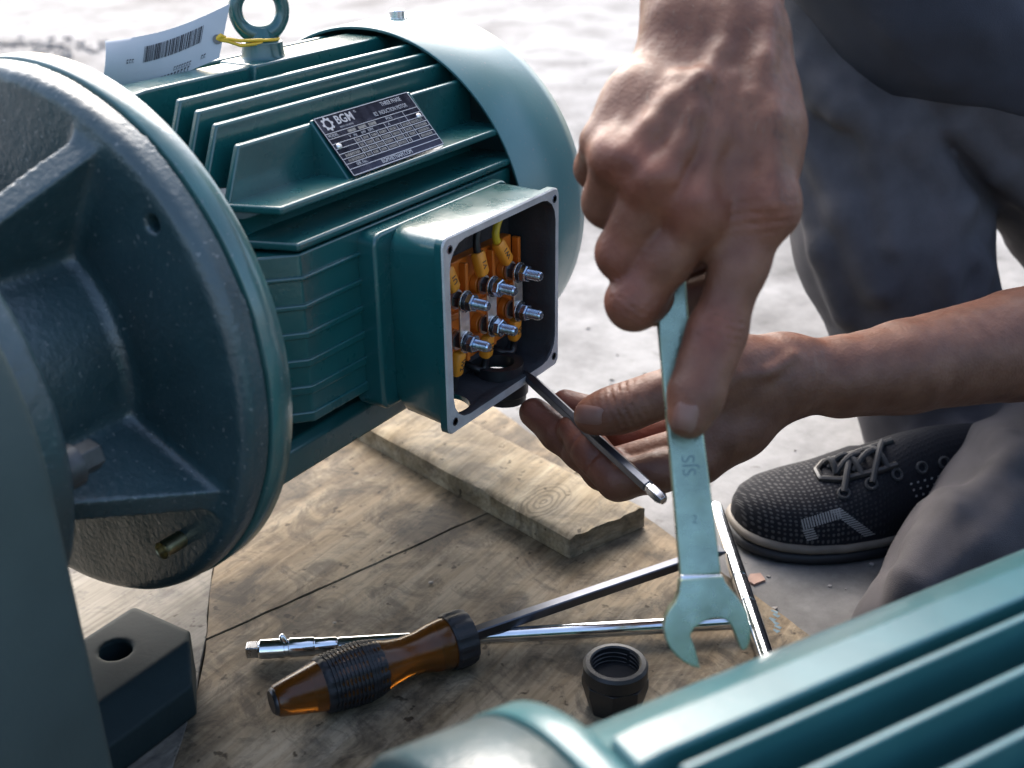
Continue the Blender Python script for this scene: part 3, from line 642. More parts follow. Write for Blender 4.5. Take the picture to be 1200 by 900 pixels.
SX = (.1405, .1656, .1911); SZ = (-.0036, -.0258)                            # stud places (x, z) on the plane y = -.125
YB = -.1195                                                                # face of the terminal block
b = MB()
b.box(.1300, .2015, -.1165, -.1085, -.0440, .0130)
for i in range(3):
    for z in SZ: b.lathe([(0, .0056), (.0042, .0052)], (SX[i], -.1165, z), (0, -1, 0), 24)
for i in range(4): x = .1279 + i * .0252; b.box(x - .0014, x + .0014, -.1205, -.1160, -.0425, .0115)
b.box(.1300, .2015, -.1195, -.1160, -.0165, -.0128)
b.obj('terminal_block', M['orange'], tb, loc=Zr, bevel=.0007)
ax = np.array((0, -1, 0))
for i, x in enumerate(SX):
    b = MB(); zt_, zb_ = SZ
    lp = []
    for (y) in (-.1262, -.1274):
        q = []
        for k in range(9): a = R(180 * k / 8); q.append((x + .0042 * math.cos(a), y, zt_ + .0042 * math.sin(a)))
        for k in range(9): a = R(180 + 180 * k / 8); q.append((x + .0042 * math.cos(a), y, zb_ + .0042 * math.sin(a)))
        lp.append(q)
    b.loft(lp); b.obj('link_bar', M['bar'], tb, loc=Zr, bevel=.0003)
    for z in SZ:
        jx_ = random.uniform(-.0002, .0002)
        b = MB(); b.lathe([(0, .0026), (.0205, .0026), (.0214, .0020), (.0215, .0004)], (x, -.1205, z), ax, 20)
        for k in range(9): b.lathe([(0, .00255), (.0003, .00282), (.0006, .00255)], (x, -.1335 - k * .0008, z), ax, 18, cap=False)
        b.obj('terminal_stud', M['bluezinc'], tb, loc=Zr, sharp=30)
        b = MB(); b.lathe([(0, .0058), (.0009, .0058)], (x, -.12755, z), ax, 28); b.obj('washer', M['zinc'], tb, loc=Zr, bevel=.0002)
        b = MB(); b.lathe([(0, .0046), (.0010, .0046)], (x, -.1286, z), ax, 24); b.obj('spring_washer', M['darksteel'], tb, loc=Zr, bevel=.0002)
        b = MB(); b.lathe([(0, .0044), (.0004, .0049), (.0034, .0049), (.0039, .0043)], (x, -.1297, z), ax, 6, ref=(math.cos(i * .5 + z * 90), 0, math.sin(i * .5 + z * 90))); b.obj('nut', M['bluezinc'], tb, loc=Zr, sharp=25, bevel=.0003)
        b = MB(); b.lathe([(0, .0044), (.0030, .0044)], (x, -.1228, z), ax, 6); b.obj('lower_nut', M['darksteel'], tb, loc=Zr, sharp=25)
        # cable lug sleeve
        up = z == SZ[0]
        dz = 1 if up else -1; tl = (-.0022, -.0012, -.0035)[i] if up else (-.0008, .0012, .0032)[i]
        p0 = np.array([x + (-.002 if up else 0) + tl * .6, -.1235, z + dz * .0062]); p1 = np.array([x - .0005 + tl * (3.0 if up else 1.6), -.1215, z + dz * .0188])
        e = (p1 - p0); Ln = np.linalg.norm(e); e /= Ln; sx = np.cross(e, ax); sx /= np.linalg.norm(sx); nn = np.cross(sx, e)
        b = MB(); lps = []
        for s_, wd, th in ((0, .0030, .0022), (.12, .0038, .0030), (.9, .0036, .0032), (1, .0031, .0027)):
            lps.append([tuple(p0 + e * Ln * s_ + sx * wd * math.copysign(abs(math.cos(a)) ** .6, math.cos(a)) + nn * th * math.copysign(abs(math.sin(a)) ** .6, math.sin(a))) for a in [2 * math.pi * k / 16 for k in range(16)]])
        b.loft(lps); sl_ = b.obj('cable_sleeve', M['sleeve'], tb, loc=Zr, sharp=60)
        b = MB(); Fm = frame(p0 + e * Ln * .5 - nn * -.00315 if nn[1] < 0 else p0 + e * Ln * .5 - nn * .00315, e, np.cross(ax, e))
        text_into(b, ('U1', 'V1', 'W1', 'W2', 'U2', 'V2')[i + (0 if up else 3)], .0042, Fm, 0, 0, 'CENTER', ext=.0001); b.obj('sleeve_mark', M['ink'], tb, loc=Zr, smooth=False)
        b = MB(); b.lathe([(0, .0052), (.001, .0052)], (x, -.1218, z), ax, 20); b.obj('lug_ring', M['bar'], tb, loc=Zr)
        # wire from the sleeve back into the frame
        q2 = p1 + e * .006 + (0, .002, 0); q3 = np.array([x + (.004 if up else -.003), -.112, (.0335 if up else -.050)])
        pts = []
        for k in range(13):
            t = k / 12; pts.append((1 - t) ** 3 * p1 + 3 * (1 - t) ** 2 * t * (p1 + e * .012) + 3 * (1 - t) * t * t * (q3 + np.array([0, -.012, .002 * dz])) + t ** 3 * q3)
        b = MB(); b.tube(pts, .0021, 10); b.obj('wire', M[('wirer', 'wirek', 'wirey')[i] if up else 'wirek'], tb, loc=Zr)

# ------------------------------------------------------------------ gearbox casting
def lantern(parent):
    S = SDF((-.135, -.135, -.135), (.0, .135, .135), .0012)
    def disc(xa, xb, rad, r):
        def f(x, y, z):
            q = np.sqrt(y * y + z * z); a = np.abs(x - (xa + xb) / 2) - (xb - xa) / 2 + r; b_ = q - rad + r
            return np.sqrt(np.maximum(a, 0) ** 2 + np.maximum(b_, 0) ** 2) + np.minimum(np.maximum(a, b_), 0) - r
        return f
    S.fn((-.02, -.135, -.135), (.0, .135, .135), lambda x, y, z: np.maximum(disc(-.0150, .02, .1263, .0065)(x, y, z), x + .0007), 0)
    S.fn((-.12, -.11, -.11), (.0, .11, .11), disc(-.13, -.004, .0595, .002), .008)
    for th in (119, 119 + 86, 119 - 86, 119 + 172):                         # ribs between the two discs
        c, s_ = math.cos(R(th)), math.sin(R(th))
        def rib(x, y, z, c=c, s_=s_):
            r_ = y * c + z * s_; tt = np.abs(-y * s_ + z * c) - .0058
            lim = .118 - np.clip((-.010 - x), 0, 1) * .56
            return np.maximum(np.maximum(tt, (r_ - lim) * .87), np.maximum(-r_ + .03, np.maximum(x + .004, -.13 - x)))
        S.fn((-.13, -.13, -.13), (.0, .13, .13), rib, .006)
    S.fn((-.13, -.115, -.115), (-.06, .115, .115), disc(-.1000, -.0810, .1035, .004), .004)
    for th, rad in ((140.3, .1124),):
        y, z = math.cos(R(th)) * rad, math.sin(R(th)) * rad; S.cap((-.03, y, z), (-.004, y, z), .0036, .0036, .0005, op='cut')
    sd_ = np.random.default_rng(3).uniform(0, 6.3, (10, 4))
    def grain(P, d):
        o = 0
        for k in range(10): o = o + np.sin(P[:, 0] * (90 + 47 * k) * math.cos(sd_[k, 0]) + P[:, 1] * (120 + 53 * k) * math.sin(sd_[k, 1]) + P[:, 2] * (110 + 61 * k) * math.cos(sd_[k, 2]) + sd_[k, 3]) / (1 + .35 * k)
        return o * .00006
    S.disp(grain, .006)
    return sdf_obj('bell_housing', S, M['cast'], parent, relax=1)
lant = lantern(gm)
for (th, rad, xx, L, rr, mm) in ((-135.3, .1088, -.0145, .0085, .0041, 'brass'),):
    y, z = math.cos(R(th)) * rad, math.sin(R(th)) * rad; b = MB(); b.lathe([(-.004, rr)] + [(k * .0011 + (.0004 if k % 1 == 0 else 0), rr * (1.0 if k % 2 else .9)) for k in range(12)] + [(L, rr * .88), (L + .0006, rr * .75), (L + .0007, .0003)], (xx, y, z), (-1, 0, 0), 24); b.obj('flange_bolt', M[mm], gm, sharp=50)
pb = on(0, -.0672, 99, 537)
b = MB(); b.lathe([(-.024, .0066), (.0045, .0066), (.0053, .0059), (.0054, .0004)], pb, (1, 0, 0), 6, ref=(0, .3, 1)); b.lathe([(-.024, .0090), (-.0055, .0090)], pb, (1, 0, 0), 28); b.obj('flange_bolt', M['boltdark'], gm, sharp=25, bevel=.0004)

def gearcase(parent):
    S = SDF((-.215, -.13, -.19), (.012, .13, .13), .0016)
    def body(x, y, z):
        r = .004; q = np.where(z > 0, np.sqrt(y * y + z * z), np.abs(y) + 0 * z) - .1185 - np.clip(-z, 0, .2) * .04
        a = np.abs(x + .18) - .0795
        a2 = a + r; b_ = q + r
        d = np.sqrt(np.maximum(a2, 0) ** 2 + np.maximum(b_, 0) ** 2) + np.minimum(np.maximum(a2, b_), 0) - r
        return np.maximum(d, ZB - z)
    S.fn((-.215, -.13, -.19), (-.09, .13, .13), body, 0)
    return sdf_obj('gear_case', S, M['cast2'], parent, relax=2)
M['cast2'] = mat('gearbox_paint', (.052, .072, .068), .6, spec=.2, var=.1, vscale=18, bump=.2, bscale=420, rvar=.08)
gearcase(gm)
def mounting_foot(parent):
    S = SDF((-.13, -.08, -.19), (.016, .002, -.14), .0012)
    for sg in (-1,):
        f = box_f(-.056, -.0385, -.1655, .0635, .0325, .0148, .004)
        def foot(x, y, z):
            d = f(x, y, z); d = np.maximum(d, (-(y + .0545) * .50 + (z + .1512) * .866))         # sloping front
            d = np.maximum(d, ((x + .000) * .72 - (y + .050) * .69 - .003)); return np.maximum(d, ZB + .0003 - z)
        S.fn((-.14, -.08, -.185), (.016, .0, -.145), foot, .008)
        S.cap((-.0245, -.029, -.2), (-.0245, -.029, -.13), 0.0078, 0.0078, .001, op='cut')
    return sdf_obj('mounting_foot', S, M['footpaint'], parent, relax=1)
M['footpaint'] = mat('dark_foot_paint', (.018, .033, .036), .6, spec=.2, var=.15, vscale=30, bump=.1, bscale=420)
mounting_foot(gm)

# ------------------------------------------------------------------ second motor in front, out of focus
k2 = .84; yaw2 = R(-27.7)
A2 = np.array([-.1132, -.3403, 0.0]); d2 = np.array([math.cos(yaw2), math.sin(yaw2), 0]); n2 = np.array([-d2[1], d2[0], 0])
axp = A2 - n2 * .0065 + np.array([0, 0, -.1045 * k2]) - d2 * (.040 * k2)
nm = thing('motor', 'blurred teal motor with long cooling fins cut off by the bottom corner', 'motor', (axp[0], axp[1], ZG))
nm.rotation_euler = (0, 0, yaw2); nm.scale = (k2, k2, k2)
nm['_off'] = [0, 0, (axp[2] - ZG) / k2]
barrel(nm, [.0162, .0328, .0492, .0650], main=False, spine=.0076, ex=.24, bell=.0945, m=M['teal2'])
b = MB()
for z in (.0595, .044, .028, .012, -.004, -.02):
    hfin(z, -1, math.sqrt(.1065 ** 2 - z * z), xe=.481).obj('cooling_fin', M['teal2'], nm)
    if z < 0: hfin(z, 1, math.sqrt(.1065 ** 2 - z * z), xe=.481).obj('cooling_fin', M['teal2'], nm)
flange_ring(nm, .1010, M['teal2']).location.x = .034; cowl(nm, .24)
b = MB(); b.lathe([(-.0006, .05), (-.0006, .0990), (-.002, .1003), (-.036, .1003), (-.0385, .098), (-.0385, .062), (-.06, .060), (-.062, .05)], (0, 0, 0), (1, 0, 0), 128); b.obj('gear_flange', M['cast'], nm, sharp=50).location.x = .034
b = MB(); b.lathe([(-.11, .07), (-.11, .098), (-.108, .1), (-.064, .1), (-.062, .098), (-.062, .05)], (0, 0, 0), (1, 0, 0), 96); b.obj('gear_case', M['cast2'], nm, sharp=50)
b = MB(); b.box(-.12, .0, -.09, .09, -nm['_off'][2] + .0005, -nm['_off'][2] + .02); b.box(-.11, -.05, -.07, .07, -nm['_off'][2] + .019, -.06); b.obj('mounting_foot', M['cast2'], nm, bevel=.002)
b = MB(); b.box(.06, .23, -.075, .075, -nm['_off'][2] + .0005, -.07); b.obj('base_rail', M['teal'], nm, bevel=.002)

# ------------------------------------------------------------------ paper tag tied to the eyebolt
tg = [on(1, y, *q) for y, q in ((.020, (127, 47)), (.0045, (271, 4)), (.0035, (258, 68)), (.018, (121, 103)))]
def tpt(u, v, n=0):
    a = tg[0] * (1 - u) + tg[1] * u; b_ = tg[3] * (1 - u) + tg[2] * u; p = a * (1 - v) + b_ * v
    N = np.cross(tg[1] - tg[0], tg[3] - tg[0]); N /= np.linalg.norm(N)
    if N[1] > 0: N = -N
    return p + N * (n - .004 * math.sin(u * 2.6 + .2) - .003 * (v - .5) ** 2 * 4 * (1 - u)) + np.array([0, 0, -.0035 * math.sin(math.pi * u)]) 
TAGL = OX - 0
tagt = thing('paper_tag', 'white paper tag with a barcode tied to the eyebolt by a yellow string', 'tag', tuple(tpt(.9, .6)))
b = MB(); nu, nv = 40, 16; v = [tpt(i / nu, j / nv, s_) for s_ in (-.00015, .00015) for i in range(nu + 1) for j in range(nv + 1)]; f = []; K = (nu + 1) * (nv + 1)
for i in range(nu):
    for j in range(nv):
        q = (i * (nv + 1) + j, i * (nv + 1) + j + 1, (i + 1) * (nv + 1) + j + 1, (i + 1) * (nv + 1) + j); f.append(q); f.append(tuple(x + K for x in q[::-1]))
ring = [i * (nv + 1) for i in range(nu + 1)] + [nu * (nv + 1) + j for j in range(1, nv + 1)] + [i * (nv + 1) + nv for i in range(nu - 1, -1, -1)] + [j for j in range(nv - 1, 0, -1)]
for a, c in zip(ring, ring[1:] + ring[:1]): f.append((a, c, c + K, a + K))
b.add(v, f); b.obj('card', M['paper'], tagt, sharp=70)
b = MB()
def strip(u0, u1, v0, v1):
    for k in range(6):
        a, c = v0 + (v1 - v0) * k / 6, v0 + (v1 - v0) * (k + 1) / 6
        b.add([tpt(u0, a, .00042), tpt(u1, a, .00042), tpt(u1, c, .00042), tpt(u0, c, .00042)], [(0, 1, 2, 3)])
u = .315
while u < .80:
    wd = random.choice((.004, .004, .007, .011)); strip(u, u + wd, .235 - (u - .3) * .10, .56 - (u - .3) * .10); u += wd + random.choice((.003, .004, .007))
for (uu, vv, n_, sz) in ((.175, .45, 3, .085), (.60, .80, 7, .08), (.83, .78, 2, .08), (.46, 1.0, 0, .08)):
    for k in range(n_):
        x = uu + k * .022; strip(x, x + .014, vv, vv + sz * .25); strip(x, x + .004, vv, vv + sz); strip(x + random.choice((.004, .010)), x + .014, vv + sz * .7, vv + sz)
for k in range(9): x = .50 + k * .028; strip(x, x + .016, .925 - k * .004, .955 - k * .004); strip(x + .003, x + .009, .93, .985)
b.obj('barcode', M['ink'], tagt, smooth=False)
hole = tpt(.945, .60, .0004)
b = MB(); nn = np.cross(tg[1] - tg[0], tg[3] - tg[0]); nn /= np.linalg.norm(nn)
b.lathe([(0, .0024), (.0002, .0024), (.0002, .0002)], hole, -nn if nn[1] > 0 else nn, 20); b.obj('punched_hole', M['pebble'], tagt)
b = MB(); n = 40; cz = .1048 + .0097
b.tube([(.1465 + .0086 * math.cos(2 * math.pi * i / n), .0086 * math.sin(2 * math.pi * i / n), cz + .0004 * math.sin(4 * math.pi * i / n)) for i in range(n)], .0008, 8, closed=True)
for dz, sd2 in ((.0006, -1), (-.0010, 1)):
    p1 = np.array([.1465 - .006, -.0062 * 1, cz + dz]); m_ = (hole + p1) / 2 + np.array([0, 0, -.0012 + dz]); b.tube([hole + np.array([0, .0006, 0]), hole + (m_ - hole) * .5 + np.array([0, 0, .0005]), m_, p1 + (m_ - p1) * .4, p1], .00085, 8)
b.tube([hole + np.array([0, .001, .0]), hole + np.array([.002, -.001, .0015]), hole + np.array([.004, -.0012, .0002])], .0013, 8)
b.obj('yellow_string', M['yellow'], tagt)

# ------------------------------------------------------------------ tools on the boards
# T-handle socket wrench
P0 = on(2, ZB + .0056, 303, 761); P1 = on(2, ZB + .0075, 872, 728); ax = (P1 - P0) / np.linalg.norm(P1 - P0); LT = np.linalg.norm(P1 - P0)
tw = thing('t_handle_wrench', 'long chrome T-handle socket wrench lying on the board under the screwdriver', 'wrench', tuple(on(2, ZB, 600, 745)))
b = MB(); b.lathe([(.040, .0034), (.042, .0042), (LT, .0042)], P0, ax, 32); b.obj('stem', M['chrome'], tw)
b = MB(); b.lathe([(0, .0030), (.0002, .0046), (.0012, .0052), (.0135, .0052), (.0140, .0046), (.0158, .0046), (.0163, .0052), (.0285, .0050), (.0295, .0044), (.040, .0044), (.0415, .0036)], P0, ax, 36); b.obj('socket', M['chrome'], tw, sharp=30)
b = MB(); b.box(-.0032, .0032, -.0032, .0032, 0, .007); me = b.mesh('square_drive'); Rm = frame(P0 - ax * .0062, np.cross(ax, (0, 0, 1)), np.cross(ax, np.cross(ax, (0, 0, 1)))); me.transform(Rm if abs(Vector(Rm.col[2][:3]).dot(Vector(ax))) > 0 else Rm); link('square_drive', me, M['steel'], tw, bevel=.0006)
b = MB(); b.lathe([(0, .0018), (.0042, .0017), (.0054, .0012), (.0058, .0003)], P0 + ax * .0145 + np.array([0, 0, .003]), (-.2, .45, 1), 16); b.obj('lock_pin', M['chrome'], tw)
T0 = on(2, ZB + .0095, 838, 594); T1 = on(2, ZB + .006, 901, 779); tx = (T1 - T0) / np.linalg.norm(T1 - T0); LB = np.linalg.norm(T1 - T0)
b = MB(); b.lathe([(0, .0036), (.0012, .0046), (LB * .5, .0046), (LB * .502, .0041), (LB * .516, .0041), (LB * .518, .0046), (LB * .66, .0046), (LB * .662, .0042), (LB * .672, .0042), (LB * .674, .0046), (LB - .0012, .0046), (LB, .0036)], T0, tx, 32); b.obj('cross_handle', M['chrome'], tw, sharp=30)

# screwdriver with amber handle
S0 = on(2, ZB + .0150, 319, 823); S1 = on(2, ZB + .0120, 846, 643.5); ax = (S1 - S0) / np.linalg.norm(S1 - S0)
LF = float((on(2, ZB + .0140, 545, 754) - S0) @ ax)                          # butt to ferrule
sdv = thing('screwdriver', 'screwdriver with amber and black ribbed handle lying across the chrome wrench', 'screwdriver', (S0[0], S0[1], ZB))
h = LF / 100
b = MB(); b.lathe([(0, .0005), (.0004, .0062), (.0020 * 1, .0078), (12 * h, .0100), (25 * h, .0128), (35 * h, .0143), (45 * h, .0148), (54 * h, .0136), (60 * h, .0116), (68 * h, .0102), (76 * h, .0106), (83 * h, .0122), (90 * h, .0132), (93 * h, .0130), (93.2 * h, .001)], S0, ax, 56)
b.obj('handle', M['amber'], sdv, sharp=60)
b = MB(); n = 60; lps = []
def lp(a, r0, amp=.0006, lobes=15):
    d = ax; e1 = np.array([0, 0, 1.]) - d * d[2]; e1 /= np.linalg.norm(e1); e2 = np.cross(d, e1)
    return [tuple(S0 + d * a + (e1 * math.cos(2 * math.pi * i / n) + e2 * math.sin(2 * math.pi * i / n)) * (r0 + (amp if i % 4 < 2 else -amp * .3))) for i in range(n)]
prof = [(24.0, .0127), (25, .0136)]
for k in range(14): a_ = 26 + k * 2.0; r_ = .0139 + .0013 * math.sin(min(1, (a_ - 26) / 20) * math.pi / 2) - (.0016 * max(0, (a_ - 46) / 9)); prof += [(a_, r_), (a_ + .9, r_), (a_ + 1.0, r_ - .0005), (a_ + 1.9, r_ - .0005)]
prof += [(54.3, prof[-1][1]), (55.5, .0132)]
for a_, r_ in prof: lps.append(lp(a_ * h, r_, .0004))
b.loft(lps); b.obj('grip_sleeve', M['rubber'], sdv, sharp=25)
b = MB(); lps = [lp(a_ * h, r_, am) for a_, r_, am in ((92.5, .0120, 0), (92.6, .0137, .0003), (94, .0144, .0005), (102, .0144, .0005), (104.5, .0136, .0003), (105.2, .0112, 0), (105.4, .0046, 0))]; b.loft(lps); b.obj('collar', M['rubber'], sdv, sharp=25)
b = MB(); b.lathe([(-.0003, .0004), (-.0005, .0056), (.0004, .0066), (.0014, .0071)], S0, ax, 40); b.obj('end_cap', M['darksteel'], sdv)
LS = float(np.linalg.norm(S1 - S0)); b = MB(); e1 = np.array([0, 0, 1.]) - ax * ax[2]; e1 /= np.linalg.norm(e1); e2 = np.cross(ax, e1); lps = []
def sq(a, wx, wy, c=.0006):
    q = []
    for sx, sy in ((1, 1), (-1, 1), (-1, -1), (1, -1)):
        for o_ in ((0, c), (c, 0)) if sx * sy > 0 else ((c, 0), (0, c)): q.append(tuple(S0 + ax * a + e1 * sx * (wx - o_[0]) + e2 * sy * (wy - o_[1])))
    return q
for a_, wx, wy in ((103 * h, .0029, .0029), (LS - .014, .0029, .0029), (LS - .006, .0020, .0040), (LS, .0006, .0042)): lps.append(sq(a_, wx, wy, min(.0006, wx * .5)))
b.loft(lps); b.obj('shank', M['darksteel'], sdv, sharp=30)

# black plastic union nut standing on the board
cc = on(2, ZB, 720, 826); cb = thing('plastic_fitting', 'short black ribbed plastic pipe fitting standing open on the board', 'pipe fitting', (cc[0], cc[1], ZB))
b = MB(); b.lathe([(.0172, .0135), (.0172, .0150), (.0180, .0158), (.0245, .0158), (.0260, .0146), (.0262, .0125), (.0255, .0118), (.012, .0116), (.0118, .0004)], (cc[0], cc[1], ZB), (0, 0, 1), 64, cap=False); b.obj('top_ring', M['black'], cb, sharp=35)
b = MB(); b.lathe([(.0002, .0128), (.0002, .0132), (.0120, .0164), (.0172, .0164), (.0172, .0135)], (cc[0], cc[1], ZB), (0, 0, 1), 8, ref=(1, .45, 0)); b.lathe([(.0165, .0149), (.0173, .0149)], (cc[0], cc[1], ZB), (0, 0, 1), 48, cap=False); b.obj('octagon_body', M['black'], cb, sharp=25, bevel=.0006)
b = MB()
for k in range(4):
    b.tube([(cc[0] + .0119 * math.cos(t), cc[1] + .0119 * math.sin(t), ZB + .0150 + k * .0024 + .0024 * t / 6.283) for t in [2 * math.pi * i / 40 for i in range(40)]], .0006, 6)
b.obj('inner_thread', M['black'], cb)

# open-ended spanner in the right hand
TWR = .478
tilt = lambda u, v: at(u, v, TWR + (600 - v) * .00006)
hd = [(360, 440), (354, 500), (338, 540), (312, 572), (296, 606), (288, 645), (296, 700), (312, 738), (340, 772), (376, 802), (410, 819), (447, 830), (438, 795), (430, 758), (416, 718), (404, 690), (406, 678), (420, 655), (440, 638), (468, 622), (502, 613), (530, 611), (553, 615), (574, 630), (590, 655), (602, 685), (614, 720), (624, 742), (633, 752), (648, 744), (658, 728), (665, 700), (669, 668), (667, 640), (660, 610), (648, 580), (628, 546), (606, 514), (580, 484), (558, 455), (546, 425)]
hd = [(700 + x / 3.75, 560 + y / 3.75) for x, y in hd]
nrm = -MR[2]
def plate_px(mb, pts, t0, t1, mi=0):
    A_ = [tilt(u, v) + nrm * t0 for u, v in pts]; B_ = [tilt(u, v) + nrm * t1 for u, v in pts]; n_ = len(pts)
    mb.add(A_ + B_, [tuple(range(n_)), tuple(range(2 * n_ - 1, n_ - 1, -1))] + [(i, i + n_, (i + 1) % n_ + n_, (i + 1) % n_) for i in range(n_)], mi)
sp = thing('spanner', 'large open-ended steel spanner held upright in the right hand', 'spanner', tuple(tilt(825, 745)))
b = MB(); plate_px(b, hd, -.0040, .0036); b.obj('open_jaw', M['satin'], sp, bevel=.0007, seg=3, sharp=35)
b = MB()
shp = [(796.5, 676), (786.5, 560), (776.5, 450), (769.5, 375), (763, 290), (760, 240), (796, 240), (800, 290), (806.5, 375), (816.5, 450), (830.5, 560), (844.5, 672)]
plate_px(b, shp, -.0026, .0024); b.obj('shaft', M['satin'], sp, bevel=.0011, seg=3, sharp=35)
b = MB()
lp0 = []
for (k, dep) in ((0, .0021), (1, .0021)): pass
plate_px(b, [(796, 672), (797, 682), (800, 692), (812, 690), (828, 686), (842, 680), (850, 683), (845, 672)], -.0024, .0030); b.obj('neck', M['chrome'], sp, bevel=.0012, seg=3)
eu = tilt(806, 600) - tilt(806, 500); ev = tilt(850, 550) - tilt(750, 550)
b = MB(); Fm = frame(tilt(807, 545) + nrm * .00245, -(tilt(812, 600) - tilt(802, 500)), np.cross(nrm, -(tilt(812, 600) - tilt(802, 500))))
text_into(b, 'SJS', .0074, Fm, 0, 0, 'CENTER', ext=.00008, bold=-.00004); Fm2 = frame(tilt(813, 608) + nrm * .00245, tilt(860, 608) - tilt(800, 610), -(tilt(813, 640) - tilt(813, 600)))
text_into(b, '2', .0046, Fm2, 0, 0, 'CENTER', ext=.00008, bold=-.00004)
b.obj('stamped_letters', mat('stamp_grey', (.11, .16, .16), .5, metal=.5), sp, smooth=False)

# hexagonal screwdriver bar held by the left hand, its tip in the terminal box
B0 = at(608, 432, .668); B1 = at(778, 587, .575); ax = (B1 - B0) / np.linalg.norm(B1 - B0); LBt = np.linalg.norm(B1 - B0)
bt = thing('screwdriver_bit', 'long hexagonal steel driver blade pinched in the left fingers', 'driver bit', tuple(B1))
b = MB(); b.lathe([(.0, .0012), (.010, .0028), (.014, .0033), (LBt - .0125, .0033), (LBt - .012, .0027)], B0, ax, 6, ref=(.2, .1, 1)); b.obj('blade', M['darksteel'], bt, sharp=20, bevel=.0003)
b = MB(); b.lathe([(LBt - .0125, .0026), (LBt - .0105, .0026), (LBt - .0098, .0033), (LBt - .0030, .0034), (LBt, .0022)], B0, ax, 6, ref=(.2, .1, 1)); b.obj('tip', M['steel'], bt, sharp=20, bevel=.0003)

# ------------------------------------------------------------------ the person: two arms, trousers, shirt, shoe
from mathutils.bvhtree import BVHTree
CN = -MR[2]                                                               # towards the viewer's side of the arms
def J(u, v, t, r): return (at(u, v, t), r * .001)
def surf(S, u, v, t0, t1):
    ts = np.linspace(t0, t1, 400); P = C0 + np.outer(ts, ray(u, v)); d = S.sample(P); k = np.nonzero(d < 0)[0]
    return P[k[0]] if len(k) else None
def fold(S, pts, r, k, t0, t1, sink=.4):
    Q = [surf(S, u, v, t0, t1) for u, v in pts]; Q = [q - CN * r * sink * (2 if False else 1) for q in Q if q is not None]
    for a, b_ in zip(Q[:-1], Q[1:]): S.cap(a, b_, r, r, k)
def crease(S, p, axis, dorsal, r, amp=.0006, lam=.0034, wd=.006, full=False):
    axis = np.array(axis) / np.linalg.norm(axis); dorsal = np.array(dorsal) / np.linalg.norm(dorsal)
    def f(P, d):
        q = P - p; s = q @ axis; e = q @ dorsal; lat = np.linalg.norm(q - np.outer(s, axis), axis=1)
        m = np.exp(-(s / wd) ** 2) * (lat < r * 1.5) * np.clip(e / r * 1.6 - .1, 0, 1)
        bend = s + .12 * (np.linalg.norm(q - np.outer(s, axis) - np.outer(e, dorsal), axis=1)) ** 2 / r
        return amp * m * np.maximum(0, np.cos(2 * math.pi * bend / lam)) ** 2
    S.disp(f, .004)
def bounds(chains, m=.03):
    A_ = np.array([p for c in chains for p, r in c]); return A_.min(0) - m, A_.max(0) + m
wr = np.random.default_rng(5)
WV = wr.normal(0, 1, (14, 3)); WV /= np.linalg.norm(WV, axis=1)[:, None]; WF = wr.uniform(260, 1100, 14); WP_ = wr.uniform(0, 6.28, 14)
def skin_relief(P, d):
    o = 0
    for k in range(14): o = o + np.sin(P @ WV[k] * WF[k] + WP_[k]) / (WF[k] / 260)
    return o * .00007

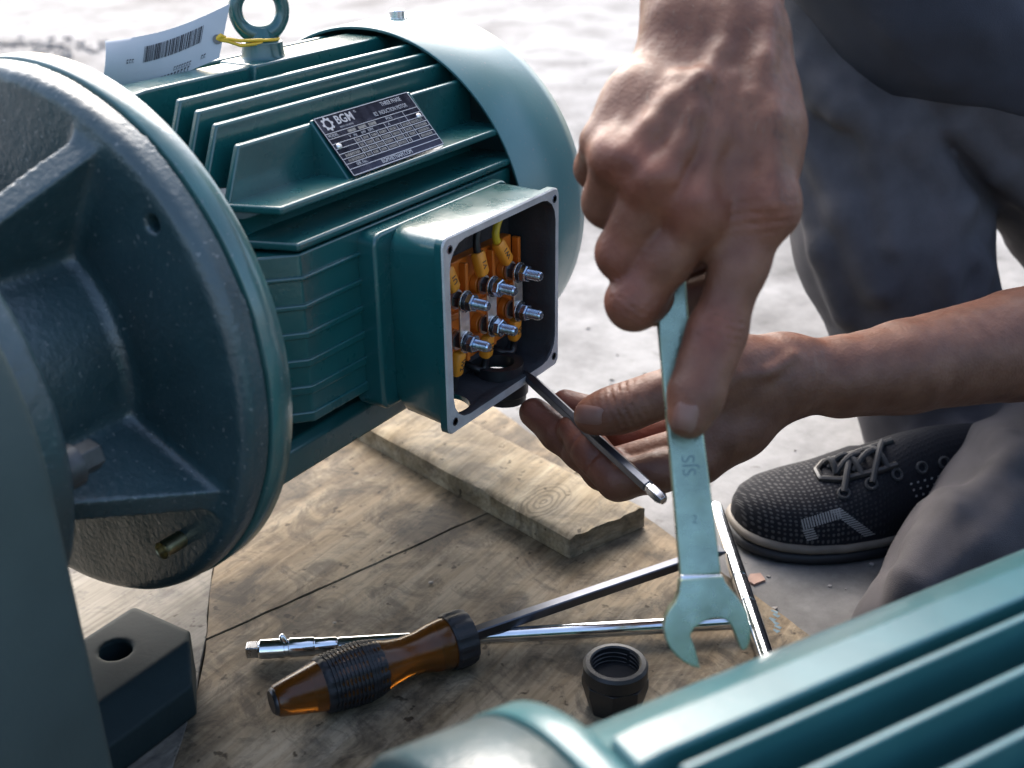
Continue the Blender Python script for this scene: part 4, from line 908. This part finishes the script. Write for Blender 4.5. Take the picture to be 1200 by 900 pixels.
def right_arm():
    fa1 = [J(812, -330, .57, 23), J(806, -160, .535, 20.5), J(803, 30, .498, 18.5)]
    fa2 = [J(880, -330, .57, 25), J(872, -160, .535, 22), J(862, 30, .498, 18.5)]
    mc = [[J(864, 55, .496, 16), J(842, 150, .481, 13), J(818, 252, .4715, 11.2)],
          [J(840, 55, .496, 16), J(806, 140, .480, 13), J(766, 216, .4700, 11.2)],
          [J(820, 55, .498, 16), J(772, 130, .483, 13), J(724, 187, .4755, 10.8)],
          [J(803, 55, .501, 15), J(748, 120, .490, 13), J(708, 166, .4860, 9.8)]]
    th = [J(872, 60, .496, 17), J(888, 150, .485, 16), J(893, 236, .4755, 13.2)]
    S = SDF(*bounds([fa1, fa2] + mc + [th, [J(720, 380, .52, 9)]]), .00105)
    for c in (fa1, fa2): S.chain(c, .012)
    for c in mc: S.chain(c, .009)
    S.chain(th, .012)
    S.cap(*[x for x in (J(850, 170, .497, 1)[0], J(750, 185, .497, 1)[0])], .019, .014, .012)
    S.cap(J(838, 285, .480, 1)[0], J(884, 252, .480, 1)[0], .0075, .0095, .010)
    S.cap(J(885, 110, .497, 1)[0], J(895, 200, .492, 1)[0], .016, .013, .01)
    # knuckle heads, tendons and veins on the back of the hand
    for (u, v, t, r), k in (((812, 247, .4665, 8.6), .007), ((761, 212, .4655, 8.2), .007), ((722, 186, .4715, 7.6), .007), ((905, 247, .4725, 9.5), .008)): S.ell(at(u, v, t), (r * .00086,) * 3, k * 1.4)
    for pts in ([(852, 95), (836, 160), (817, 232)], [(826, 95), (800, 155), (768, 205)], [(800, 95), (766, 145), (732, 180)], [(893, 60), (905, 140), (903, 235)]):
        fold(S, pts, .0024, .008, .43, .53, .55)
    for pts in ([(872, -20), (846, 60), (822, 92), (812, 132), (799, 172), (786, 205)], [(822, 92), (790, 118), (764, 150), (748, 186)], [(905, 0), (896, 70), (884, 110)]):
        fold(S, pts, .0018, .0065, .43, .57, .75)
    def finger(chain, k=.004):
        F = S.new(); F.chain(chain, k); return F
    F = finger([J(818, 252, .4715, 11), J(782, 302, .4795, 10.4), J(745, 353, .488, 10.4), J(790, 356, .5065, 9.2), J(836, 338, .505, 8.2)]); F.ell(at(741, 355, .4855), (.0098,) * 3, .006); S.union(F, .0030)
    F = finger([J(766, 216, .470, 11), J(730, 297, .4865, 10.6), J(775, 312, .513, 9.6), J(824, 300, .512, 8.6)]); S.union(F, .0022)
    F = finger([J(724, 187, .4755, 10.6), J(713, 236, .4925, 10.3), J(764, 262, .519, 9.4), J(812, 258, .518, 8.4)]); S.union(F, .0018)
    F = finger([J(708, 166, .486, 9.6), J(699, 196, .505, 8.8), J(750, 215, .524, 8.2), J(790, 215, .522, 7.4)]); S.union(F, .0015)
    T = finger([J(893, 238, .4755, 13), J(866, 312, .4785, 10.4), J(839, 392, .4800, 10.9), J(828, 424, .4785, 10.2), J(816, 462, .4755, 10.1), J(808, 489, .4740, 8.6)], .006); S.union(T, .0045)
    tax = at(839, 392, .48) - at(866, 312, .4785)
    crease(S, at(843, 384, .479), tax, CN, .012, .0011, .0032, .0085)
    crease(S, at(745, 350, .488), at(745, 353, .488) - at(782, 302, .4795), CN, .0115, .0009, .0032, .006)
    crease(S, at(905, 250, .4725), (0, 0, 1), CN, .013, .0009, .004, .007)
    S.disp(skin_relief, .004)
    return S
def left_arm():
    fa = [J(1420, 355, .72, 37), J(1300, 382, .69, 35), J(1190, 405, .665, 30), J(1060, 429, .640, 24), J(985, 440, .628, 20), J(930, 443, .621, 19)]
    mc = [[J(915, 452, .617, 17), J(866, 502, .611, 14), J(822, 540, .607, 11.4)], [J(912, 448, .622, 17), J(862, 486, .619, 13), J(815, 521, .617, 11.2)],
          [J(912, 440, .628, 16), J(862, 470, .630, 12.5), J(815, 500, .629, 10.8)], [J(910, 434, .634, 14), J(862, 455, .638, 11.5), J(820, 478, .640, 9.8)]]
    th = [J(908, 432, .615, 17), J(858, 436, .606, 16.5), J(806, 450, .6000, 12.6)]
    S = SDF(*bounds([fa, th] + mc + [[J(600, 430, .68, 9), J(700, 600, .60, 9)]], .022), .0011)
    S.chain(fa, .004)
    for c in mc: S.chain(c, .008)
    S.chain(th, .012)
    S.cap(at(985, 450, .633), at(1060, 442, .648), .014, .016, .010); S.cap(at(880, 455, .612), at(835, 500, .606), .013, .009, .012)
    S.ell(at(936, 424, .618), (.009, .009, .009), .012)
    def finger(chain, k=.004):
        F = S.new(); F.chain(chain, k); return F
    F = finger([J(822, 540, .607, 11.2), J(772, 553, .6105, 9.9), J(724, 562, .6145, 10.2), J(706, 543, .620, 9.2), J(690, 526, .6255, 9.4), J(671, 504, .633, 8.3)], .005); S.union(F, .0022)
    F = finger([J(815, 521, .617, 11), J(708, 551, .630, 10), J(680, 528, .638, 9.2), J(656, 508, .6455, 9.4), J(626, 484, .654, 8.2)], .005); S.union(F, .0012)
    F = finger([J(815, 500, .629, 10.6), J(738, 515, .648, 9.4), J(702, 486, .6545, 9), J(663, 474, .6625, 8.3)], .005); S.union(F, .0012)
    F = finger([J(820, 478, .640, 9.6), J(772, 516, .652, 8.4), J(745, 498, .6565, 8), J(716, 490, .661, 7.2)], .004); S.union(F, .0012)
    T = finger([J(806, 450, .600, 12.4), J(764, 466, .6015, 10.6), J(735, 477, .6030, 10.9), J(714, 482, .6042, 10.0), J(695, 487, .6065, 9.6)], .007); S.union(T, .0045)
    tax = at(735, 477, .603) - at(764, 466, .6015)
    crease(S, at(732, 477, .603), tax, CN + np.array([0, 0, .3]), .0125, .0016, .0038, .0095)
    crease(S, at(704, 540, .62), at(690, 526, .6255) - at(706, 543, .620), CN, .0095, .0018, .006, .0028); crease(S, at(683, 520, .628), at(690, 526, .6255) - at(706, 543, .620), CN, .0095, .0009, .006, .0022)
    crease(S, at(938, 440, .621), at(985, 443, .628) - at(930, 444, .621), CN, .021, .00035, .0055, .009)
    crease(S, at(672, 520, .641), at(656, 508, .6455) - at(680, 528, .638), CN, .0095, .0008, .006, .003)
    for pts in ([(870, 440), (900, 436), (930, 418)],): fold(S, pts, .0015, .005, .55, .75, .5)
    S.disp(skin_relief, .004)
    return S
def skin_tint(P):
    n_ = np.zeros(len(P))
    for k in range(6): n_ += np.sin(P @ WV[k] * (60 + 25 * k) + WP_[k]) / 6
    c = np.ones((len(P), 3)); c *= (1 + .10 * n_)[:, None]
    def spot(p, r, col_, s=1.):
        w_ = np.exp(-(np.linalg.norm(P - p, axis=1) / r) ** 2)[:, None] * s; c[:] = c * (1 - w_) + c * np.array(col_) * w_
    red = (1.12, .82, .80); drk = (.55, .5, .5)
    for u, v, t in ((812, 247, .462), (761, 212, .462), (722, 186, .468), (742, 355, .48), (728, 298, .478), (905, 247, .466), (839, 390, .47)): spot(at(u, v, t), .012, red, .8)
    for u, v, t in ((671, 504, .628), (626, 484, .65), (663, 474, .66), (700, 545, .615), (740, 530, .64), (770, 500, .64), (800, 520, .63)): spot(at(u, v, t), .015, (1.25, .95, .95), .8)
    for u, v, t in ((690, 487, .598), (808, 489, .466)): spot(at(u, v, t), .010, (1.1, .92, .9), .7)
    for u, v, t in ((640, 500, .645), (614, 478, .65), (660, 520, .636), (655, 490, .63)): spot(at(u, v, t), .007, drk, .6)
    return c
SRp = right_arm().points(); SLp = left_arm().points()
Pb = np.concatenate([SRp[0], SLp[0]]); Qb = np.concatenate([SRp[1], SLp[1] + len(SRp[0])])
person = thing('person', 'person in grey trousers crouching beside the motors with a spanner in the right hand', 'person', tuple(on(2, ZG, 1150, 620)))
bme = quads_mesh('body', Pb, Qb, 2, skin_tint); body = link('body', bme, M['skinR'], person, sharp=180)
def bvh_of(me): return BVHTree.FromPolygons([tuple(x.co) for x in me.vertices], [tuple(p.vertices) for p in me.polygons])
bb = bvh_of(bme)
def hit(bv, u, v):
    h_ = bv.ray_cast(CAM, Vector(ray(u, v)).normalized()); return h_
def patch(bv, fn_, nu, nv, lift, edge=0., thick=.0004):
    top = []; bot = []
    for i in range(nu + 1):
        for j in range(nv + 1):
            u, v, k = fn_(i / nu, j / nv); h_ = hit(bv, u, v)
            if h_[0] is None: return None
            nn_ = h_[1] if h_[1].dot(Vector(CN)) > 0 else -h_[1]
            top.append(h_[0] + nn_ * (lift * k + edge)); bot.append(h_[0] - nn_ * thick)
    f = []; K_ = (nu + 1) * (nv + 1)
    for i in range(nu):
        for j in range(nv): a = i * (nv + 1) + j; f.append((a, a + 1, a + nv + 2, a + nv + 1))
    ring_ = [i * (nv + 1) for i in range(nu + 1)] + [nu * (nv + 1) + j for j in range(1, nv + 1)] + [i * (nv + 1) + nv for i in range(nu - 1, -1, -1)] + list(range(nv - 1, 0, -1))
    f += [(a, c, c + K_, a + K_) for a, c in zip(ring_, ring_[1:] + ring_[:1])]
    return MB().add(top + bot, f)
def nail(cx, cy, ang, hw, hl):
    ca, sa = math.cos(R(ang)), math.sin(R(ang))
    def f(a, b_):
        x = (a * 2 - 1); y = (b_ * 2 - 1); q = 1 - .34 * max(0, abs(y)) ** 3 * (1.0 if y > 0 else .9)
        x *= q; r_ = max(abs(x / q), abs(y)); k = max(0, 1 - r_ ** 4); px = x * hw; py = y * hl - (x * x) * hl * .22 * (1 if y < 0 else -1)
        return cx + px * ca - py * sa, cy + px * sa + py * ca, k
    p_ = patch(bb, f, 12, 12, .00035, .00012)
    if p_: p_.obj('fingernail', M['nail'], body, loc=(0, 0, 0), sharp=60)
hb = MB(); hr = random.Random(4)
for i in range(900):
    if i % 2: u, v = hr.uniform(745, 928), hr.uniform(-20, 150)
    else: u, v = hr.gauss(918, 9), hr.uniform(0, 235)
    h_ = hit(bb, u, v)
    if h_[0] is None: continue
    nn_ = np.array(h_[1] if h_[1].dot(Vector(CN)) > 0 else -h_[1]); dn = -np.array([0, 0, 1.]); dn = dn + .4 * np.array([hr.gauss(0, 1), hr.gauss(0, 1), 0]); L_ = hr.uniform(.003, .0065); wv = np.cross(nn_, dn); wv /= np.linalg.norm(wv); P_ = np.array(h_[0]) - nn_ * .0002
    a_ = P_ + nn_ * L_ * .35 + dn * L_ * .4; e_ = P_ + nn_ * L_ * .5 + dn * L_ * .9; q_ = wv * .00005
    hb.add([P_ - q_, P_ + q_, a_ + q_, a_ - q_, e_], [(0, 1, 2, 3), (3, 2, 4)])
tag(hb.obj('arm_hair', mat('dark_hair', (.02, .014, .01), .5), person, smooth=False), kind='stuff')
nail(803, 489, 12, 14.5, 15)
nail(690, 486, 98, 11, 15)

# ---- trousers: one cloth surface for both legs
def trousers():
    kn = at(955, 0, .80); an = at(1090, 480, .855)
    A_ = [(at(995, -95, .80), .060), (at(1018, 110, .835), .067), (at(1045, 280, .842), .064), (at(1080, 400, .85), .056), (at(1100, 500, .855), .050)]
    T_ = [(at(1012, -105, .765), .062), (at(1100, -8, .775), .066), (at(1194, 88, .80), .0735), (at(1330, 228, .87), .084), (at(1440, 320, .98), .092)]
    K_ = [(at(1080, 752, .665), .036), (at(1150, 690, .695), .050), (at(1240, 610, .74), .066), (at(1340, 500, .82), .078), (at(1450, 380, .93), .09)]
    B_ = [(at(1080, 760, .668), .034), (at(1220, 830, .74), .045), (at(1400, 800, .86), .04)]
    S = SDF(*bounds([A_, T_, K_, B_], .10), .0026)
    S.chain(A_, .012)
    L2 = S.new(); L2.chain(T_, .015); S.union(L2, .003)
    L3 = S.new(); L3.chain(K_, .02); L3.chain(B_, .02); S.union(L3, .02)
    # cuff: cut the leg off above the shoe
    cN = at(1100, 505, .855) - at(1078, 400, .85); cN /= np.linalg.norm(cN); cP = at(1096, 508, .855)
    lo_, hi_ = cP - .16, cP + .16
    S.fn(lo_, hi_, lambda x, y, z: -np.maximum(np.maximum(((x - cP[0]) * cN[0] + (y - cP[1]) * cN[1] + (z - cP[2]) * cN[2]), -1) * -1, np.sqrt((x - cP[0]) ** 2 + (y - cP[1]) ** 2 + (z - cP[2]) ** 2) - .085) * -1, .0, op='cut') if False else None
    def cutf(x, y, z):
        h_ = (x - cP[0]) * cN[0] + (y - cP[1]) * cN[1] + (z - cP[2]) * cN[2]; r_ = np.sqrt((x - cP[0]) ** 2 + (y - cP[1]) ** 2 + (z - cP[2]) ** 2) - .075
        return np.maximum(-h_, r_)
    S.fn(lo_, hi_, cutf, .004, op='cut')
    for pts, r_ in (([(925, 60), (968, 105), (1000, 120), (1060, 150)], .006), ([(930, 85), (985, 130), (1070, 175)], .005), ([(940, 150), (990, 250), (1030, 340)], .007), ([(935, 200), (965, 290), (990, 370)], .006), ([(1010, 125), (1030, 190), (1048, 290)], .0025),
                    ([(1070, 130), (1100, 200), (1130, 240)], .006), ([(1130, 150), (1180, 200), (1230, 260)], .006), ([(1140, 300), (1152, 318), (1146, 345)], .005), ([(1120, 250), (1110, 320), (1120, 380)], .005)): fold(S, pts, r_ * 1.25, .011, .6, 1.1, .15)
    for pts, r_ in (([(1110, 590), (1085, 640), (1060, 700)], .005), ([(1200, 540), (1130, 610), (1070, 680)], .007), ([(1200, 590), (1150, 640), (1090, 690)], .004), ([(1080, 520), (1130, 505), (1180, 520)], .004)): fold(S, pts, r_ * 1.2, .013, .5, 1.0, .25)
    r2 = np.random.default_rng(11); V_ = r2.normal(0, 1, (8, 3)); V_ /= np.linalg.norm(V_, axis=1)[:, None]; ph = r2.uniform(0, 6.28, 8)
    S.disp(lambda P, d: sum(np.sin(P @ V_[k] * (30 + 16 * k) + ph[k] + 1.5 * np.sin(P @ V_[(k + 3) % 8] * 20)) / (1 + k * .5) for k in range(8)) * .0007, .02)
    D1 = MR[0] * .80 - MR[1] * -.35; D2 = MR[0] * .75 + MR[1] * .65; D3 = MR[0] * .45 - MR[1] * .85
    def creases(P, d):
        o = 0
        for k, (D_, f_, a_) in enumerate(((D1, 62, .0030), (D2, 47, .0026), (D3, 71, .0022), (D1, 128, .0012), (D2, 109, .0012))):
            wp = 1.3 * np.sin(P @ V_[k] * 17 + ph[k]) + .7 * np.sin(P @ V_[k + 2] * 39 + ph[k + 1]); m_ = np.clip(.5 + .9 * np.sin(P @ V_[k + 1] * 26 + ph[k + 2]), 0, 1)
            o = o - .55 * a_ * m_ * (1 - np.abs(np.sin(P @ D_ * f_ + wp))) ** 2.2
        return o
    S.disp(creases, .02)
    return S
tS = trousers(); tro = sdf_obj('trousers', tS, M['trouser'], person, relax=1)
def shirt():
    T_ = [(at(1012, -105, .765), .0655), (at(1100, -8, .775), .0695), (at(1194, 88, .80), .0770), (at(1330, 228, .87), .088)]
    body_ = [(at(1290, -60, .93), .13), (at(1380, -330, .98), .17), (at(1330, -560, .95), .16)]
    S = SDF(*bounds([T_, body_], .19), .0042)
    S.chain(T_, .015)
    p1, p2, p3 = at(930, 48, .70), at(1040, 66, .70), at(1200, 134, .73)
    def below(x, y, z):
        o = None
        for a, b_ in ((p1, p2), (p2, p3)):
            n_ = np.cross(b_ - a, MR[2]); n_ /= np.linalg.norm(n_); n_ = n_ if n_[2] < 0 else -n_
            h_ = (x - a[0]) * n_[0] + (y - a[1]) * n_[1] + (z - a[2]) * n_[2]; o = h_ if o is None else np.minimum(o, h_)
        return -o
    S.a = np.maximum(S.a, -below(*[ax_ for ax_ in S.block(S.lo, S.lo + S.res * (S.n - 1))[1]]).astype(np.float32))
    S.chain(body_, .04)
    sh_r = at(1300, -520, .98); S.cap(sh_r, at(1010, -560, .74), .075, .058, .05); S.cap(at(1010, -560, .74), at(880, -430, .60), .058, .05, .03)
    S.cap(at(1420, -420, .95), at(1560, 60, .86), .075, .06, .05)
    for k in range(4): fold(S, [(1000 + k * 48, -30), (1060 + k * 45, 30), (1110 + k * 38, 90)], .0045, .016, .6, 1.0, .5)
    r2 = np.random.default_rng(12); V_ = r2.normal(0, 1, (6, 3)); V_ /= np.linalg.norm(V_, axis=1)[:, None]; ph = r2.uniform(0, 6.28, 6)
    S.disp(lambda P, d: sum(np.sin(P @ V_[k] * (26 + 14 * k) + ph[k]) / (1 + k * .5) for k in range(6)) * .0012, .02)
    return S
sdf_obj('shirt', shirt(), M['shirt'], person, relax=3)

# ---- shoe
heel = on(2, ZG, 1196, 592); toe = on(2, ZG, 862, 636); ex = toe - heel; LSH = np.linalg.norm(ex); ex /= LSH; ez = np.array([0, 0, 1.]); ey = np.cross(ez, ex)
if ey @ (C0 - heel) < 0: ey = -ey
TAB = np.array([(0, .012, .060, 0), (.03, .024, .072, 0), (.10, .033, .085, 0), (.22, .036, .092, 0), (.36, .038, .094, .001), (.48, .042, .090, .003), (.60, .047, .079, .004), (.72, .0495, .067, .003), (.82, .048, .061, .000), (.90, .042, .056, -.003), (.955, .032, .050, -.005), (.985, .021, .043, -.006), (.996, .012, .037, -.006), (1.0, .0008, .028, -.006)])
def tb_(s, k): return float(np.interp(s, TAB[:, 0], TAB[:, k]))
ws = LSH / .285
def sp3(s, y, z): return heel + ex * s * LSH + ey * y * ws + ez * z * ws
shoe = None
def shoe_upper():
    ns, na = 60, 36; v = []; uv = []; f = []; cols = []
    ss = [1 - (1 - i / ns) ** 1.4 if i > ns * .5 else None for i in range(ns + 1)]; ss = [0.5 * (1 - math.cos(math.pi * i / ns)) for i in range(ns + 1)]
    for s_ in ss:
        w_, h_, c_ = tb_(s_, 1), tb_(s_, 2), tb_(s_, 3); z0 = .0135
        for j in range(na + 1):
            a = math.pi * (j / na) ; cy = math.cos(a); sz = math.sin(a)
            pw = .78 if s_ > .6 else .95
            y = c_ + w_ * math.copysign(abs(cy) ** pw, cy) * (1 - .10 * sz * (1 if s_ < .6 else 0)); z = z0 + (h_ - z0) * abs(sz) ** (.72 if s_ > .55 else .85)
            v.append(tuple(sp3(s_, y, z))); uv.append((s_ * LSH / .0030, j / na * math.pi * w_ / .0043)); d_ = np.clip((s_ - .55) / .2, 0, 1) * .9; d_ *= .35 + .65 * (1 - abs(sz)) if s_ < .74 else 1
            cols.append(d_)
    for i in range(ns):
        for j in range(na): f.append((i * (na + 1) + j, i * (na + 1) + j + 1, (i + 1) * (na + 1) + j + 1, (i + 1) * (na + 1) + j))
    b = MB(); b.add(v, f); me = b.mesh('shoe_upper'); ul = me.uv_layers.new(name='UV')
    for lp_ in me.loops: ul.data[lp_.index].uv = uv[lp_.vertex_index]
    ca = me.color_attributes.new('Col', 'FLOAT_COLOR', 'POINT')
    for i, c_ in enumerate(cols): ca.data[i].color = (c_, c_, c_, 1)
    return me
ume = shoe_upper(); shoe = link('shoe', ume, M['knit'], person, sharp=80)
def sole(name, z0, z1, grow, m):
    lps = []; N_ = 80
    def outline(g_):
        q = []
        for k in range(N_):
            a = 2 * math.pi * k / N_; s_ = .5 + .5 * math.cos(a); w_ = tb_(s_, 1) + g_; c_ = tb_(s_, 3); q.append((s_ + g_ / .285 * math.cos(a), c_ + w_ * math.copysign(min(1, abs(math.sin(a)) * 40), math.sin(a))))
        return q
    b = MB()
    for z, g_ in ((z0, grow - .003), (z0 + .002, grow), ((z0 + z1) / 2, grow + .0006), (z1 - .002, grow), (z1, grow - .002)):
        lps.append([tuple(sp3(s_, y, z + .0025 * max(0, (s_ - .82) / .18) ** 2)) for s_, y in outline(g_)])
    b.loft(lps); b.obj(name, m, shoe, loc=(0, 0, 0), sharp=50)
sole('midsole', .0095, .0185, .0026, M['midsole']); sole('outsole', .0, .0100, .0036, M['rubber'])
ub = bvh_of(ume)
def on_shoe(u, v, lift=.0008):
    h_ = hit(ub, u, v)
    if h_[0] is None: return None
    nn_ = h_[1] if h_[1].dot(Vector(CN)) > 0 else -h_[1]
    return np.array(h_[0] + nn_ * lift)
b = MB()
def quad_px(q, lift=.0006):
    P_ = [on_shoe(*p, lift) for p in q]
    if all(p is not None for p in P_): b.add(P_, [(0, 1, 2, 3)])
def hatch(p, q, off0, off1, n_):
    for k in range(n_):
        t = (k + .15) / n_; e = .6 / n_
        a0 = (p[0] + (q[0] - p[0]) * t, p[1] + (q[1] - p[1]) * t); a1 = (p[0] + (q[0] - p[0]) * (t + e), p[1] + (q[1] - p[1]) * (t + e))
        quad_px([(a0[0] + off0[0], a0[1] + off0[1]), (a1[0] + off0[0], a1[1] + off0[1]), (a1[0] + off1[0], a1[1] + off1[1]), (a0[0] + off1[0], a0[1] + off1[1])])
hatch((938, 609), (984, 595), (0, 0), (3, 12), 15); hatch((984, 595), (1026, 626), (0, 0), (-13, 3), 15); hatch((940, 621), (946, 634), (0, 0), (13, -3), 5)
b.obj('side_mark', M['shoemark'], shoe, loc=(0, 0, 0), smooth=False)
b = MB(); 
for k in range(9):
    for j in range(3): quad_px([(1066 + k * 8 + j * 3, 566 - k * 2.2 + j * 7), (1068.5 + k * 8 + j * 3, 565.5 - k * 2.2 + j * 7), (1068.5 + k * 8 + j * 3, 568 - k * 2.2 + j * 7), (1066 + k * 8 + j * 3, 568.5 - k * 2.2 + j * 7)])
if b.v: b.obj('knit_dots', M['shoemark'], shoe, loc=(0, 0, 0), smooth=False)
# facing round the tongue, laces and eyelets
def path_on(pts, rad, lift, name, m, n_=10):
    P_ = []
    for (a, c) in zip(pts[:-1], pts[1:]):
        for k in range(n_): t = k / n_; P_.append(on_shoe(a[0] + (c[0] - a[0]) * t, a[1] + (c[1] - a[1]) * t, lift))
    P_.append(on_shoe(*pts[-1], lift)); P_ = [p for p in P_ if p is not None]
    if len(P_) > 3: b_ = MB(); b_.tube(P_, rad, 8); return b_.obj(name, m, shoe, loc=(0, 0, 0))
path_on([(1046, 517), (1000, 533), (965, 543), (957, 552), (962, 562), (985, 563), (1030, 552), (1050, 545)], .0022, .0006, 'lace_facing', M['black'])
def lace_arc(p, q, lift, rad=.0021, side=0.):
    A_, B_ = on_shoe(*p, .001), on_shoe(*q, .001)
    if A_ is None or B_ is None: return
    pts = [A_ * (1 - t) + B_ * t + np.array([0, 0, 1]) * lift * math.sin(math.pi * t) + ey * side * math.sin(math.pi * t) for t in np.linspace(0, 1, 12)]
    b_ = MB(); b_.tube(pts, rad, 8); b_.obj('shoelace', M['lace'], shoe, loc=(0, 0, 0))
for p, q in (((997, 535), (989, 577)), ((1034, 519), (1022, 566)), ((967, 545), (980, 556)), ((984, 539), (1010, 557)), ((1012, 529), (1040, 549)), ((972, 549), (1000, 541)), ((1000, 553), (1030, 531)), ((980, 556), (1012, 536))): lace_arc(p, q, .006, .0019)
for (u, v) in ((989, 578), (1021, 567), (1051, 556), (1080, 548), (1106, 542)):
    P_ = on_shoe(u, v, .0004)
    if P_ is not None: b_ = MB(); h_ = hit(ub, u, v); nn_ = np.array(h_[1] if h_[1].dot(Vector(CN)) > 0 else -h_[1]); e1 = np.cross(nn_, (0, 0, 1)); e1 /= np.linalg.norm(e1); e2 = np.cross(nn_, e1); b_.tube([P_ + (e1 * math.cos(t) + e2 * math.sin(t)) * .0032 for t in [2 * math.pi * i / 16 for i in range(16)]], .0010, 6, closed=True); b_.obj('eyelet', M['lace'], shoe, loc=(0, 0, 0))
